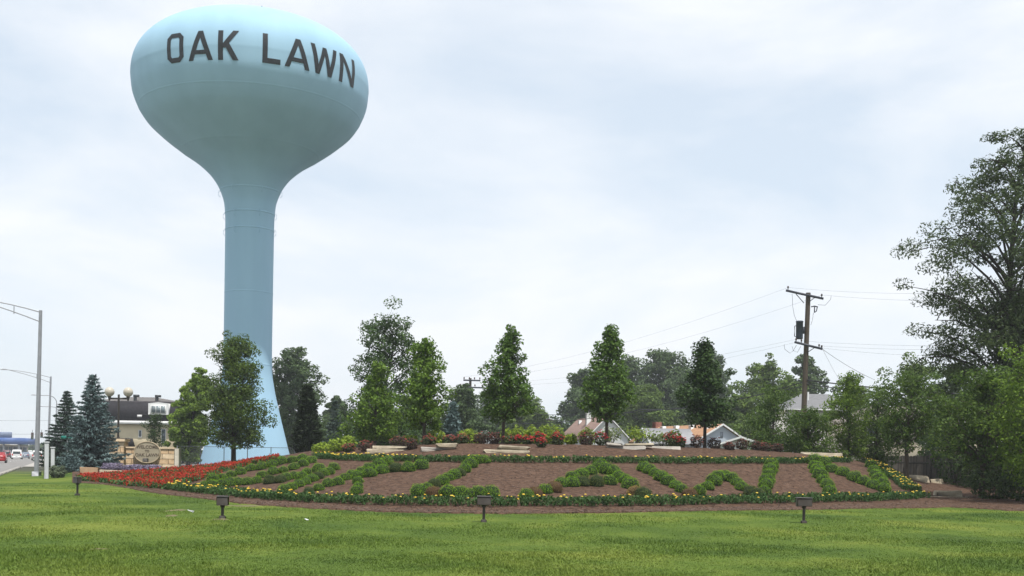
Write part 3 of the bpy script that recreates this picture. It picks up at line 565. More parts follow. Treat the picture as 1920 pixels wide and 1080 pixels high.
STROKES = [
 ('upper edge of hedge letter O', 'left', 12, [(399,895),(416,892),(433,887),(450,882),(470,876),(490,873),(510,868),(528,863),(548,860),(567,857)]),
 ('inner row of hedge letter O', 'left', 12, [(492,888),(512,882),(531,878),(551,873),(568,867),(583,861)]),
 ('lower edge of hedge letter O', 'left', 13, [(383,907),(399,906),(415,905),(431,904),(447,902),(465,901),(482,898),(505,899,'o')]),
 ('upper leg of the first hedge A', 'left', 13, [(525,897,'o'),(537,893),(551,890),(566,891),(575,882),(597,876)]),
 ('lower leg of the first hedge A', 'bottom', 13, [(532,916),(546,911),(560,905),(573,900),(585,895),(596,891,'o'),(606,884),(617,881),(626,874)]),
 ('stem of hedge letter K', 'bottom', 13, [(579,918,'o'),(597,912),(616,904),(634,901),(648,893),(660,886),(677,881),(692,877),(711,870),(725,865)]),
 ('short lower arm of hedge letter K', 'top', 13, [(671,889),(671,898),(671,908),(669,918)]),
 ('long upper arm of hedge letter K', 'left', 13, [(693,886),(717,880),(742,877,'o'),(766,876),(789,871)]),
 ('upright of hedge letter L', 'top', 13, [(907,860),(892,861),(881,869),(871,878),(861,885,'o'),(851,890),(839,893),(828,900),(814,906,'o'),(800,913)]),
 ('foot of hedge letter L', 'left', 14, [(785,920),(812,921,'b'),(839,922),(864,922),(881,923),(898,923),(921,923)]),
 ('left leg of the second hedge A', 'top', 14, [(1124,872),(1107,880),(1090,886),(1074,892),(1039,913,'b'),(1021,916),(1004,924,'b'),(987,928)]),
 ('crossbar of the second hedge A', 'left', 14, [(1053,904),(1071,904),(1092,902,'o'),(1118,902,'o'),(1143,900)]),
 ('right leg of the second hedge A', 'top', 14, [(1137,879),(1151,882),(1160,891),(1172,897),(1181,907),(1190,919,'y'),(1206,925,'o')]),
 ('left outer stroke of hedge letter W', 'top', 13, [(1207,875),(1218,880),(1228,885),(1240,893),(1253,901),(1267,908),(1278,916),(1293,925,'b')]),
 ('left inner stroke of hedge letter W', 'bottom', 13, [(1310,919),(1326,910),(1338,901),(1347,892),(1359,888)]),
 ('right inner stroke of hedge letter W', 'top', 13, [(1371,896),(1382,903),(1391,911),(1406,920,'o'),(1421,925,'o')]),
 ('right outer stroke of hedge letter W', 'top', 13, [(1447,869),(1444,878),(1441,887),(1438,898),(1436,907),(1433,917)]),
 ('left stroke of hedge letter N', 'top', 13, [(1527,863),(1529,872),(1533,881),(1538,889),(1544,899),(1551,907),(1555,918)]),
 ('diagonal of hedge letter N', 'top', 13, [(1545,866),(1558,877),(1580,884),(1602,894),(1620,901),(1637,908),(1657,914)]),
 ('right stroke of hedge letter N', 'top', 13, [(1627,862),(1634,870),(1638,879),(1643,888),(1648,896),(1654,905)])]
rb = np.random.default_rng(5); bcount = 0
for stroke, end, rp, pts in STROKES:
    for k, q in enumerate(pts):
        kind = q[2] if len(q) > 2 else 'g'; g = gnd(q[0], q[1] + rp*0.72)
        r = rp/FPX*g[1]*(1.0 if q[0] < 680 else 1.17)*rb.uniform(0.90, 1.10); ms = BM[kind]
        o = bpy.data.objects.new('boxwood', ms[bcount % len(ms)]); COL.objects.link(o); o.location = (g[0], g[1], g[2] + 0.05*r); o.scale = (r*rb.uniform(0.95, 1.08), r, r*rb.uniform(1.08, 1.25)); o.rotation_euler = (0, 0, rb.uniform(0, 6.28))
        tag(o, '%s clipped boxwood, %s from the %s in the %s' % (LOOK[kind], ORD[k], end, stroke), 'shrub', 'boxwoods spelling the planted name'); bcount += 1

# ------------------------------------------------------------------ marigold borders
mar_leaf = LM('marigold_leaf', (0.022, 0.058, 0.016), (0.085, 0.160, 0.045), 0.2)
bloom_y = LM('marigold_yellow', (0.70, 0.40, 0.02), (0.85, 0.66, 0.10), 0.15, (0.80, 0.30, 0.02))
def bloom(n): # little domed flower head
    a = np.arange(6)*math.pi/3; V = np.concatenate([[[0, 0, 1.0]], np.stack([np.cos(a)*0.8, np.sin(a)*0.8, np.full(6, 0.7)], 1), np.stack([np.cos(a), np.sin(a), np.zeros(6)], 1)])
    F = [[0, 1+k, 1+(k+1) % 6, 1+(k+1) % 6] for k in range(6)]
    return V, np.array([[0, 1+k, 1+(k+1) % 6] for k in range(6)]), np.array([[1+k, 7+k, 7+(k+1) % 6, 1+(k+1) % 6] for k in range(6)])
def scatter_blooms(P, r, rng):
    V, T, Q = bloom(0); n = len(P); R = r*rng.uniform(0.7, 1.25, n)
    X = (V[None]*R[:, None, None]*[1, 1, 0.7] + P[:, None]).reshape(-1, 3); o = np.arange(n)[:, None, None]*len(V)
    return [(X, (T[None] + o).reshape(-1, 3)), (X, (Q[None] + o).reshape(-1, 4))]
def border(name, path, width, h, label, seed, dens=1.0, bl=lambda t: 0.3):
    r = np.random.default_rng(seed); P = np.array(path); d = np.r_[0, np.cumsum(np.linalg.norm(np.diff(P[:, :2], axis=0), axis=1))]; Ln = d[-1]
    npl = int(Ln/0.27); rows = max(2, int(width/0.27)); L, B, Bt = [], [], []
    for k in range(npl):
        t = (k + 0.5)/npl*Ln; c = np.array([np.interp(t, d, P[:, q]) for q in range(2)]); tg = np.array([np.interp(t+0.1, d, P[:, q]) - np.interp(t-0.1, d, P[:, q]) for q in range(2)]); tg /= np.linalg.norm(tg); nn = np.array([-tg[1], tg[0]])
        for m in range(rows):
            q = c + nn*((m + 0.5)/rows - 0.5)*width + tg*(0.13*(m % 2)) + r.normal(0, 0.035, 2); z = float(terrain(q[0], q[1])); hh = h*r.uniform(0.82, 1.15)
            nv = int(58*dens); g = r.normal(size=(nv, 3)); g /= np.linalg.norm(g, axis=1)[:, None]; g[:, 2] = np.abs(g[:, 2])
            pp = np.column_stack([q[0] + g[:, 0]*0.17*r.uniform(0.5, 1.05, nv), q[1] + g[:, 1]*0.17*r.uniform(0.5, 1.05, nv), z + 0.04 + hh*r.uniform(0.05, 1, nv)**0.8])
            L.append(pp)
            pb = bl(t/Ln)
            for _ in range(r.poisson(pb)):
                B.append([q[0] + r.normal(0, 0.10), q[1] + r.normal(0, 0.10), z + hh*r.uniform(0.98, 1.16) + 0.04])
    PP = np.concatenate(L); ax = np.tile([0, 0, 1.0], (len(PP), 1)) + r.normal(0, 0.5, (len(PP), 3))
    t = bpy.data.objects.new(name, None); COL.objects.link(t); t.location = (P[0][0], P[0][1], float(terrain(P[0][0], P[0][1]))); tag(t, label, kind='stuff'); o_ = np.array(t.location)
    part('foliage', [(lambda vf: (vf[0] - o_, vf[1]))(leaves(PP, r, 0.13, 0.05, 0.1, ax))], mar_leaf, t)
    if B: part('blossom', [(v_ - o_, f_) for v_, f_ in scatter_blooms(np.array(B), 0.042, r)], bloom_y, t)
FR = [(318,921),(360,926),(420,932),(480,938),(540,943),(600,946),(700,950),(800,952),(907,953),(1000,953),(1100,952),(1200,951),(1300,949),(1400,947),(1500,945),(1600,943),(1700,939),(1733,937)]
front_path = [gnd(x, y - 3) for x, y in FR]
border('marigold_border', front_path, 0.72, 0.26, 'long dark green marigold border with yellow blooms along the front of the bed', 301, 1.0, lambda t: 1.0 if t < 0.22 else (0.5 if t < 0.5 else 0.38))
BK = [(594,861),(650,864),(720,866),(800,867.5),(880,868),(960,868.5),(1060,869),(1160,869.5),(1260,870),(1360,870),(1460,869.5),(1540,869),(1590,868)]
back_path = [gnd(x, y) for x, y in BK]
border('marigold_border', back_path, 0.55, 0.25, 'marigold border with yellow blooms along the back of the lettered bed', 302, 1.0, lambda t: 1.0 if t < 0.12 else 0.36)
SD = [(1612,866),(1640,876),(1664,890),(1688,906),(1712,924)]
border('marigold_border', [gnd(x, y) for x, y in SD], 0.9, 0.28, 'marigold border thick with blooms closing the right end of the bed', 303, 1.0, lambda t: 0.75)

# ------------------------------------------------------------------ red salvia and other planting on the left
r = np.random.default_rng(310)
poly_top = np.array([(150,897),(200,893),(260,889),(330,883),(390,878),(430,873),(470,868),(520,860)]); poly_bot = np.array([(150,902),(200,907),(260,914),(315,919),(345,910),(380,899),(420,885),(470,873),(520,864)])
L, Rd = [], []
def salvia_spot():
    x = r.uniform(150, 520); a = np.interp(x, poly_top[:, 0], poly_top[:, 1]); b = np.interp(x, poly_bot[:, 0], poly_bot[:, 1]); return x, r.uniform(a, b)
for _ in range(2600):
    x, y = salvia_spot(); g = gnd(x, y, 30, 120); nv = 16
    L.append(g + np.column_stack([r.normal(0, 0.12, (nv, 2)), r.uniform(0.03, 0.24, nv)]))
    if math.sin(x*0.12 + y*0.7) + math.sin(x*0.045 - y*0.4 + 1) > -1.05:
        for _k in range(r.integers(1, 5)):
            q = g + np.array([r.normal(0, 0.12), r.normal(0, 0.12), 0]); hh = r.uniform(0.19, 0.33)
            Rd.append(q + np.column_stack([r.normal(0, 0.016, (7, 2)), np.linspace(hh - 0.17, hh, 7)]))
PP, RR = np.concatenate(L), np.concatenate(Rd)
t = bpy.data.objects.new('salvia_bed', None); COL.objects.link(t); t.location = gnd(300, 900); tag(t, 'drift of scarlet salvia spikes left of the hedge letters', kind='stuff'); o_ = np.array(t.location)
part('foliage', [(lambda vf: (vf[0]-o_, vf[1]))(leaves(PP, r, 0.14, 0.08, 0.3))], mar_leaf, t)
part('blossom', [(lambda vf: (vf[0]-o_, vf[1]))(leaves(RR, r, 0.085, 0.05, 0.0))], LM('salvia_red', (0.30, 0.020, 0.012), (0.56, 0.055, 0.028), 0.2), t)
def shrub(name, px, py, wpx, hpx, seed, leafm, label, group=None, Y=None, n=420, leaf=0.07, bloomm=None, nb=0, core=core_g, open_=False, cat='shrub', bl=0.05):
    r = np.random.default_rng(seed); g = gnd(px, py + hpx*0.42, 30, 140, crest=350 < px < 1650) if Y is None else on_ground(px, Y); rx = wpx/2/FPX*g[1]; hz = hpx/FPX*g[1]
    hz = max(0.25 if Y else hz*0.8, pix(px, py - hpx/2, g[1])[2] - g[2])
    t = thing(name, g, label, cat, group); stems = []; C = []
    for k in range(9):
        az = k*2.4 + r.normal(0, 0.3); R_ = rx*r.uniform(0.35, 0.95); b = np.array([math.cos(az)*R_, math.sin(az)*R_, hz*r.uniform(0.55, 0.95)*(1 - 0.25*(R_/rx)**2)]); stems += tube(curve((0, 0, 0), b, [0, 0, 0.05*hz], 4), [0.016, 0.013, 0.009, 0.005], 4, False); C.append(b)
    part('stem', stems, bark_dark, t)
    C = np.array(C); m = n
    if open_: base = C[r.integers(0, 9, m)] + r.normal(0, 1, (m, 3))*[rx*0.30, rx*0.30, hz*0.16]
    else:
        d = r.normal(size=(m, 3)); d /= np.linalg.norm(d, axis=1)[:, None]; k_ = r.uniform(0.55, 1.0, m)**0.6; ph = r.uniform(0, 6.28, 3)
        k_ *= 1 + 0.16*np.sin(d[:, 0]*5 + ph[0])*np.cos(d[:, 1]*5 + ph[1]) + 0.10*np.sin(d[:, 2]*7 + ph[2])
        base = d*k_[:, None]*[rx, rx, hz*0.52] + [0, 0, hz*0.5]
    base[:, 2] = np.maximum(base[:, 2], 0.04)
    part('foliage', [leaves(base, r, leaf*2, leaf*1.2, 0.2, None, (base - [0, 0, hz*0.4])/[rx, rx, hz*0.6])], leafm, t)
    if bloomm:
        d = r.normal(size=(nb, 3)); d[:, 2] = np.abs(d[:, 2]); d /= np.linalg.norm(d, axis=1)[:, None]
        B = d*[rx*0.95, rx*0.95, hz*0.5] + [0, 0, hz*0.52] + r.normal(0, 0.04, (nb, 3)); part('blossom', scatter_blooms(B, bl, r), bloomm, t)
    return t
lav = LM('lavender_spike', (0.13, 0.11, 0.16), (0.30, 0.26, 0.36), 0.2); lavg = LM('lavender_green', (0.06, 0.085, 0.05), (0.14, 0.17, 0.10), 0.2)
shrub('lavender', 211, 876, 42, 16, 320, lav, 'mound of grey purple lavender at the foot of the sign pillar', 'lavender mounds', n=1500, leaf=0.06)
shrub('lavender', 252, 878, 44, 14, 321, lav, 'wide grey purple lavender mound below the oval sign', 'lavender mounds', n=1700, leaf=0.06)
shrub('lavender', 286, 878, 40, 12, 322, lav, 'low lavender mound at the right of the oval sign', 'lavender mounds', n=1300, leaf=0.06)
shrub('shrub', 235, 871, 20, 15, 323, lm_mid, 'round green shrub between the two larger lavender mounds', n=500)
shrub('shrub', 292, 869, 22, 14, 324, lm_mid, 'green shrub right of the oval sign foot', n=500)
shrub('shrub', 312, 870, 22, 16, 325, lm_mid, 'green shrub at the right end of the sign wall', n=500)
shrub('shrub', 108, 886, 34, 24, 326, lavg, 'soft grey green shrub by the grey metal pedestals', n=900)
shrub('shrub', 151, 897, 18, 12, 327, lm_mid, 'small green plant at the left tip of the red salvia', n=300)
# red shrubs, lime shrubs along the crest
rose = LM('rose_red', (0.28, 0.012, 0.016), (0.52, 0.035, 0.04), 0.2); rose_d = LM('rose_dull', (0.16, 0.035, 0.03), (0.32, 0.075, 0.055), 0.2); rl = LM('rose_leaf', (0.025, 0.045, 0.018), (0.085, 0.105, 0.04), 0.2); rl_d = LM('rose_leaf_bronze', (0.035, 0.022, 0.020), (0.10, 0.065, 0.045), 0.2)
ROS = [(654,841,24,16,0),(687,838,32,20,2),(747,830,34,22,2),(772,834,22,22,3),(804,826,24,16,0),(843,825,28,16,0),(867,823,24,16,0),(902,823,28,22,3),(927,823,22,20,2),(955,825,26,16,0),(970,824,18,14,1),(989,827,20,17,1),(1012,821,22,20,1),(1015,832,18,18,1),(1045,821,24,20,1),(1099,822,26,22,2),(1126,819,24,18,1),(1257,822,24,20,1),(1276,828,20,16,1),(1306,828,26,22,2),(1339,830,26,18,3),(1367,838,20,15,2),(1391,832,24,18,3),(1417,835,18,14,3),(1433,838,26,16,2),(1457,838,22,14,3)]
NTH = ['leftmost'] + ORD[1:] + ['fifteenth','sixteenth','seventeenth','eighteenth','nineteenth','twentieth','twenty-first','twenty-second','twenty-third','twenty-fourth','twenty-fifth','rightmost']
for k, (x, y, w_, h_, kd) in enumerate(ROS):
    lb = {0: 'dull red', 1: 'bright red', 2: 'dark reddish', 3: 'dusky bronze'}[kd]
    shrub('rose_bush', x, y, w_*1.05, h_*1.05, 330 + k, rl if kd < 2 else rl_d, '%s rose bush, %s along the top of the mound' % (lb, NTH[k] if k in (0, len(ROS)-1) else NTH[k] + ' from left'), 'rose bushes along the mound', n=420, leaf=0.055, bloomm=(rose if kd == 1 else rose_d), nb={0: 46, 1: 60, 2: 26, 3: 8}[kd], bl=0.045)
lime = LM('lime_leaf', (0.11, 0.18, 0.02), (0.34, 0.44, 0.055), 0.35); lime_p = LM('pale_leaf', (0.09, 0.13, 0.04), (0.26, 0.32, 0.12), 0.35)
LIM = [(604,838,36,20,59,0),(632,834,34,24,60,0),(653,829,30,22,61,0),(770,826,32,20,60,0),(817,816,34,26,60,0),(878,817,40,28,60,0),(950,814,26,24,61,0),(972,812,34,28,61,0),(997,812,32,28,61,0),(1022,811,34,28,61,0),(1045,813,30,26,61,0),(1070,821,24,16,59,0),(1100,814,32,26,60,0),(1146,816,34,28,60,2),(1197,816,46,26,60,1),(1240,821,34,24,60,2),(1265,819,30,24,61,0)]
for k, (x, y, w_, h_, Y, kd) in enumerate(LIM):
    shrub('garden_shrub', x, y, w_, h_, 370 + k, lime if kd < 2 else lime_p, '%s garden shrub, %s from left behind the rose bushes' % ({0: 'lime green', 1: 'open branched', 2: 'pale loose'}[kd], ['leftmost'][0] if False else ORD[k] if k < 14 else NTH[k]), 'lime shrubs behind the roses', Y=Y, n=480 if kd == 0 else 300, leaf=0.075, open_=kd > 0)
# dark undergrowth on the right
for k, (x, y, w_, h_) in enumerate(((1835,872,80,60),(1862,905,90,60),(1910,915,80,70),(1790,842,80,50),(1885,850,110,80))):
    shrub('undergrowth_shrub', x, y, w_, h_, 400 + k, LM('undergrowth_leaf', (0.014, 0.032, 0.010), (0.07, 0.11, 0.03), 0.25), ['dark shrub against the wooden fence left of the bent trunk', 'dark low shrub at the foot of the bent trunk', 'dark low shrub in the corner at the right edge', 'leafy shrub overhanging the wooden fence', 'leafy shrub behind the bent trunk at right'][k], 'dark shrubs by the wooden fence', Y=(60, 51.5, 50, 62, 58)[k], n=1400, leaf=0.075)

# ------------------------------------------------------------------ limestone slabs
lime_m = M('limestone', (0.30, 0.25, 0.175), 0.9, 0.25, 2.4, 0.9, 0.2, col2=(0.46, 0.40, 0.30)); lime_g = M('limestone_grey', (0.36, 0.33, 0.29), 0.9, 0.25, 1.8, 0.6, 0.2)
STN = [(697,761,836,843.5,'upper slab of the leftmost limestone stack on the mound',0),(685,768,843.5,850,'lower slab of the leftmost limestone stack on the mound',0),
 (818,856,833,840,'short upper limestone slab of the second stack',0),(787,870,840,845,'thin lower limestone slab of the second stack',1),
 (933,990,837,844.5,'upper limestone slab below the tallest pointed tree',0),(907,994,844.5,851,'lower limestone slab below the tallest pointed tree',0),
 (1137,1170,830,837,'left upper limestone slab of the long wall under the fourth young tree',1),(1171,1226,831,837,'right upper limestone slab of the long wall',0),(1137,1210,837,843,'left lower grey limestone slab of the long wall',1),(1211,1277,836,842,'right lower grey limestone slab of the long wall',1),
 (1507,1580,849,857,'single limestone slab behind the top of hedge letter N',0),
 (1704,1744,891,904,'taller limestone block beside the wooden fence',0),(1744,1768,898,907,'shorter limestone block beside the wooden fence',0),(1755,1804,921,932,'limestone block on the mulch at the right end of the bed',0),
 (150,184,877,892,'brownish stone block at the left tip of the salvia',2),(186,238,881,892,'pale low stone slab behind the red salvia',0)]
for k, (a, b, t0, t1, lb, gk) in enumerate(STN):
    r = np.random.default_rng(420 + k); g = gnd((a+b)/2, t1 + (0 if k not in (0, 2, 4, 6, 7) else 6), 30, 140, crest=350 < a < 1600); Y = g[1]
    zt = pix((a+b)/2, t0, Y)[2]; zb = min(pix((a+b)/2, t1, Y)[2], g[2] + (0 if k not in (0, 2, 4, 6, 7) else 9)) - (0.05 if k not in (0, 2, 4, 6, 7) else 0); w_ = (b-a)/FPX*Y; dp = max(0.45, w_*0.35)
    yo = 0.0 if k not in (0, 2, 4, 6, 7) else 0.08
    me = mesh_np('limestone_block', bev_box(-w_/2, w_/2, 0, dp, 0, zt - zb, 0.045, 0.035, r)); o = put('limestone_block', me, (lime_m, lime_g, M('sandstone_rough', (0.26, 0.17, 0.10), 0.9, 0.2, 2, 0.5))[gk], None, (g[0], Y + yo, zb), r.normal(0, 0.03)); tag(o, 'limestone ' + lb if 'stone' not in lb else lb, 'stone', 'limestone slabs on the mound')
me = mesh_np('edging', bev_box(-1.0, 1.0, 0, 0.12, -0.05, 0.07, 0.02)); g = gnd(1779, 934); tag(put('stone_edging', me, lime_m, None, g), 'thin pale edging strip in front of the right limestone block', 'edging')

# ------------------------------------------------------------------ uplights on the lawn
bronze = M('bronze_metal', (0.034, 0.028, 0.022), 0.5, 0.2, 5, 0, 0.4)
for k, (px, by, tp, wpx, rz) in enumerate(((145, 929, 895, 9, 0.9), (417, 972, 931, 21, 0.12), (907, 979, 931, 26, 0.0), (1507, 981, 934, 27, -0.05))):
    g = gnd(px, by); s = g[1]/FPX; h = (by - tp)*s; wb = wpx*s
    t = thing('floodlight', g, ['bronze floodlight on a post at the left by the red salvia', 'bronze box floodlight on a post left in the lawn', 'bronze box floodlight on a post in the middle of the lawn', 'bronze box floodlight on a post right in the lawn'][k], 'floodlight', 'floodlights on the lawn', rz)
    part('post', tube([(0, 0, -0.1), (0, 0, h - 0.17)], 0.038, 10), bronze, t, True); part('base', bev_box(-0.075, 0.075, -0.075, 0.075, -0.02, 0.07, 0.015), bronze, t)
    part('housing', bev_box(-wb/2, wb/2, -0.12, 0.16, h - 0.22, h, 0.012), bronze, t); part('visor', bev_box(-wb/2 - 0.008, wb/2 + 0.008, -0.135, 0.18, h + 0.002, h + 0.018, 0.004), M('bronze_lid', (0.10, 0.094, 0.088), 0.45, 0.15, 5), t)
    part('lens', [cbox(0, 0.163, h - 0.11, wb*0.86, 0.006, 0.16)], M('lamp_glass', (0.35, 0.37, 0.38), 0.15, 0.05, 3), t); part('bracket', [cbox(0, 0, h - 0.245, 0.10, 0.10, 0.05)], bronze, t)
litter_m = M('litter_white', (0.75, 0.77, 0.8), 0.6, 0.1, 8)
for k, (px, py, s) in enumerate(((359, 962, 0.16), (575, 976, 0.09), (1538, 955, 0.06), (1400, 948, 0.08), (619, 970, 0.05))):
    g = gnd(px, py); r = np.random.default_rng(440 + k); V = r.normal(0, 0.5, (7, 3))*[s, s*0.7, s*0.35] + [0, 0, s*0.3]
    F = np.array([[0,1,2],[0,2,3],[1,4,2],[2,4,5],[3,5,6],[2,5,3],[0,3,6]]); tag(put('paper_scrap', mesh_np('paper_scrap', [(V, F)]), litter_m, None, g), ['crumpled white paper scrap left of the left lawn floodlight', 'small white paper scrap right of the left lawn floodlight', 'tiny white scrap right of the right lawn floodlight', 'tiny white scrap under the hedge letter W', 'tiny white scrap far right of the left lawn floodlight'][k], 'litter', 'litter on the lawn')
# ------------------------------------------------------------------ houses
shingle_b = M('shingle_brown', (0.20, 0.13, 0.105), 0.9, 0.2, 3, 0.4); shingle_o = M('shingle_orange', (0.34, 0.19, 0.105), 0.9, 0.18, 3, 0.4); shingle_g = M('shingle_grey', (0.17, 0.17, 0.175), 0.9, 0.15, 3, 0.4); shingle_k = M('shingle_black', (0.028, 0.026, 0.030), 0.9, 0.25, 4, 0.4)
wall_w = M('white_siding', (0.60, 0.60, 0.58), 0.7, 0.05, 0.5); wall_c = M('cream_siding', (0.62, 0.53, 0.36), 0.8, 0.08, 0.8); wall_b = M('pale_blue_siding', (0.47, 0.52, 0.58), 0.7, 0.06, 0.6); wall_t = M('tan_siding', (0.48, 0.42, 0.33), 0.8, 0.08, 0.6)
trim_w = M('white_trim', (0.78, 0.78, 0.76), 0.6, 0.05, 2); glass = M('window_glass', (0.10, 0.12, 0.14), 0.08, 0.2, 2, 0, 0.6); brick = M('chimney_brick', (0.20, 0.085, 0.06), 0.9, 0.3, 6, 0.5); vent_m = M('roof_vent_metal', (0.72, 0.72, 0.70), 0.5, 0.08, 3)
def AX(parts): return [(np.column_stack([V[:, 1], V[:, 0], V[:, 2]]), F[:, ::-1]) for V, F in parts]     # prism pulled along x instead of y
def gable_house(loc, rz, L, Wd, eave, ridge, label, wall, roof, group='houses behind the mound', over=0.3, name='house'):
    t = thing(name, loc, label, 'house', group, rz); hw = Wd/2; sl = (ridge - eave)/hw        # ridge along +x, gable end at x = 0
    part('wall', AX(prism([(-hw, 0), (hw, 0), (hw, eave), (0, ridge), (-hw, eave)], 0, L)), wall, t); rfs = []
    for sgn in (1, -1):
        e = (hw + over)*sgn; ze = eave - over*sl; P = [(0, ridge + 0.02), (e, ze + 0.02), (e, ze + 0.18), (0, ridge + 0.18)]
        rfs.append(part('roof', AX(prism(P if sgn > 0 else P[::-1], -over, L + over)), roof, t))
        B = [(0.01*sgn, ridge + 0.02), (e, ze + 0.02), (e, ze + 0.2), (0.01*sgn, ridge + 0.2)]; part('bargeboard', AX(prism(B if sgn > 0 else B[::-1], -over - 0.07, -over - 0.004)), trim_w, t)
    return t, rfs, sl
def vents(rf, xs, ridge, sl):
    for x in xs: part('roof_vent', bev_box(x - 0.3, x + 0.3, 0.45, 0.95, ridge - 0.7*sl, ridge - 0.7*sl + 0.55, 0.05), vent_m, rf)
def window(t, x, y, z, w_, h_, face, pane=1, nm='window'):            # face: unit outward direction along x or y in the house's axes
    n_ = np.array(face, float); u = np.array([-n_[1], n_[0], 0]); c = np.array([x, y, z])
    def slab(cu, cz, wu, hz, d0, d1):
        V = np.array([c + u*(cu + a*wu/2) + [0, 0, cz + b*hz/2] + n_*d for d in (d0, d1) for a, b in ((-1, -1), (1, -1), (1, 1), (-1, 1))]); return V, box(0,1,0,1,0,1)[1]
    f = 0.07; w0 = part(nm, [slab(0, h_/2, w_ + 2*f, f, 0, 0.06), slab(0, -h_/2, w_ + 2*f, f*1.4, 0, 0.09), slab(-w_/2, 0, f, h_ - f, 0, 0.06), slab(w_/2, 0, f, h_ - f, 0, 0.06)] + [slab((k/pane - 0.5)*w_, 0, f*0.8, h_ - f, 0, 0.05) for k in range(1, pane)], trim_w, t)
    for k in range(pane): part('pane', [slab(((k + 0.5)/pane - 0.5)*w_, 0, w_/pane - f, h_ - f, 0.004, 0.02)], glass, w0)
def at_px(px, row, Y): return pix(px, row, Y)
# white gabled house
p = pix(1140, 781, 158); ev = pix(1140, 822, 158)[2]
t, rf, sl = gable_house((p[0], p[1], 0), math.radians(100), 18, 5.9, ev, p[2], 'white gabled house with brown roof and white chimney stack', wall_w, shingle_b)
part('chimney', bev_box(7.4, 8.2, 0.5, 1.2, p[2] - 1.4, p[2] + 0.95, 0.03), wall_w, rf[0]); part('chimney_cap', [cbox(7.8, 0.85, p[2] + 1.03, 1.0, 0.9, 0.14)], M('dark_steel', (0.06,)*3), rf[0]); vents(rf[0], (2.0, 13.5), p[2], sl); window(t, 0, -0.4, ev - 1.2, 0.9, 1.2, (-1, 0, 0))
# pale blue gabled house
p = pix(1353, 798, 118); ev = pix(1353, 827, 118)[2]
t, rf, sl = gable_house((p[0], p[1], 0), math.radians(110), 15, 5.6, ev, p[2], 'pale blue gabled house with orange brown roof and brick chimney', wall_b, shingle_o)
part('chimney', bev_box(13.8, 14.7, -0.35, 0.45, p[2] - 1.0, p[2] + 0.7, 0.03), brick, rf[0]); vents(rf[0], (1.6, 5.0, 8.4, 11.5), p[2], sl)
v_ = part('gable_vent', [cbox(-0.02, 0.0, p[2] - 0.95, 0.03, 0.34, 0.62)], M('vent_grey', (0.25, 0.28, 0.32)), t); part('mast', tube([(0.3, 0, p[2]), (0.3, 0, p[2] + 1.0)], 0.025, 5), M('dark_steel', (0.06,)*3), t)
# grey roofed garage in front of the blue gable, pale roofed garage to its left
def shed(px, Y, row_r, row_e, wpx, L, rz, label, wall, roof, name='garage'):
    p = pix(px, row_r, Y); ev = pix(px, row_e, Y)[2]; return gable_house((p[0], p[1], 0), rz, L, wpx/FPX*Y, ev, p[2], label, wall, roof, name=name)
shed(1390, 100, 822, 838, 95, 7, math.radians(75), 'low grey roofed garage before the pale blue gable', wall_w, shingle_g)
shed(1210, 112, 806, 832, 110, 4.2, math.radians(8), 'low pale grey roof left of the orange brown roof', M('garage_grey', (0.45, 0.45, 0.46), 0.8, 0.06, 1), M('roof_pale', (0.27, 0.27, 0.28), 0.9, 0.1, 2))
shed(911, 150, 808, 822, 30, 4, math.radians(95), 'tiny white gable peeping over the roses right of the far pole', wall_w, shingle_g, 'shed')
def hip_house(px, Y, row_r, row_e, wpx, dpth, label, wall, roof, rz=0.0, rl=0.35):
    p = pix(px, row_r, Y); ev = pix(px, row_e, Y)[2]; hw = wpx/2/FPX*Y; o = 0.4; t = thing('house', (p[0], p[1], 0), label, 'house', 'houses behind the mound', rz); rd = p[2]
    part('wall', [box(-hw, hw, 0, dpth, 0, ev)], wall, t); a, b = hw + o, dpth/2
    V = np.array([(-a, -o, ev), (a, -o, ev), (a, dpth + o, ev), (-a, dpth + o, ev), (-hw*rl, b, rd), (hw*rl, b, rd)]); r_ = part('roof', [(V, np.array([[0, 1, 5, 4], [2, 3, 4, 5]])), (V, np.array([[1, 2, 5], [3, 0, 4]])), (V, np.array([[3, 2, 1, 0]]))], roof, t)
    part('gutter', [box(-a, a, -o - 0.12, -o - 0.01, ev - 0.02, ev + 0.10)], trim_w, t)
    return t, r_, hw, ev, rd
t, r_, hw, ev, rd = hip_house(1550, 128, 734, 770, 150, 10, 'two storey pale house with grey hipped roof behind the transformer pole', M('pale_siding', (0.60, 0.58, 0.53), 0.8, 0.06, 0.5), shingle_g)
for x in (-2.2, 1.0): window(t, x, 0, ev - 1.6, 1.0, 1.4, (0, -1, 0))
part('roof_vent', tube([(-1.3, 3.0, ev + 1.0), (-1.3, 3.0, rd + 0.1)], 0.12, 8), vent_m, r_)
t, r_, hw, ev, rd = hip_house(1745, 92, 757, 792, 250, 11, 'tan two storey house half hidden behind the trees on the right', wall_t, M('roof_taupe', (0.22, 0.19, 0.16), 0.9, 0.15, 2, 0.3), rl=0.6)
for x in (-4.6, -0.4, 2.4): window(t, x, 0, ev - 1.1, 0.9, 1.2, (0, -1, 0))
for x in (-4.8, -2.0): window(t, x, 0, ev - 3.6, 0.9, 1.3, (0, -1, 0))
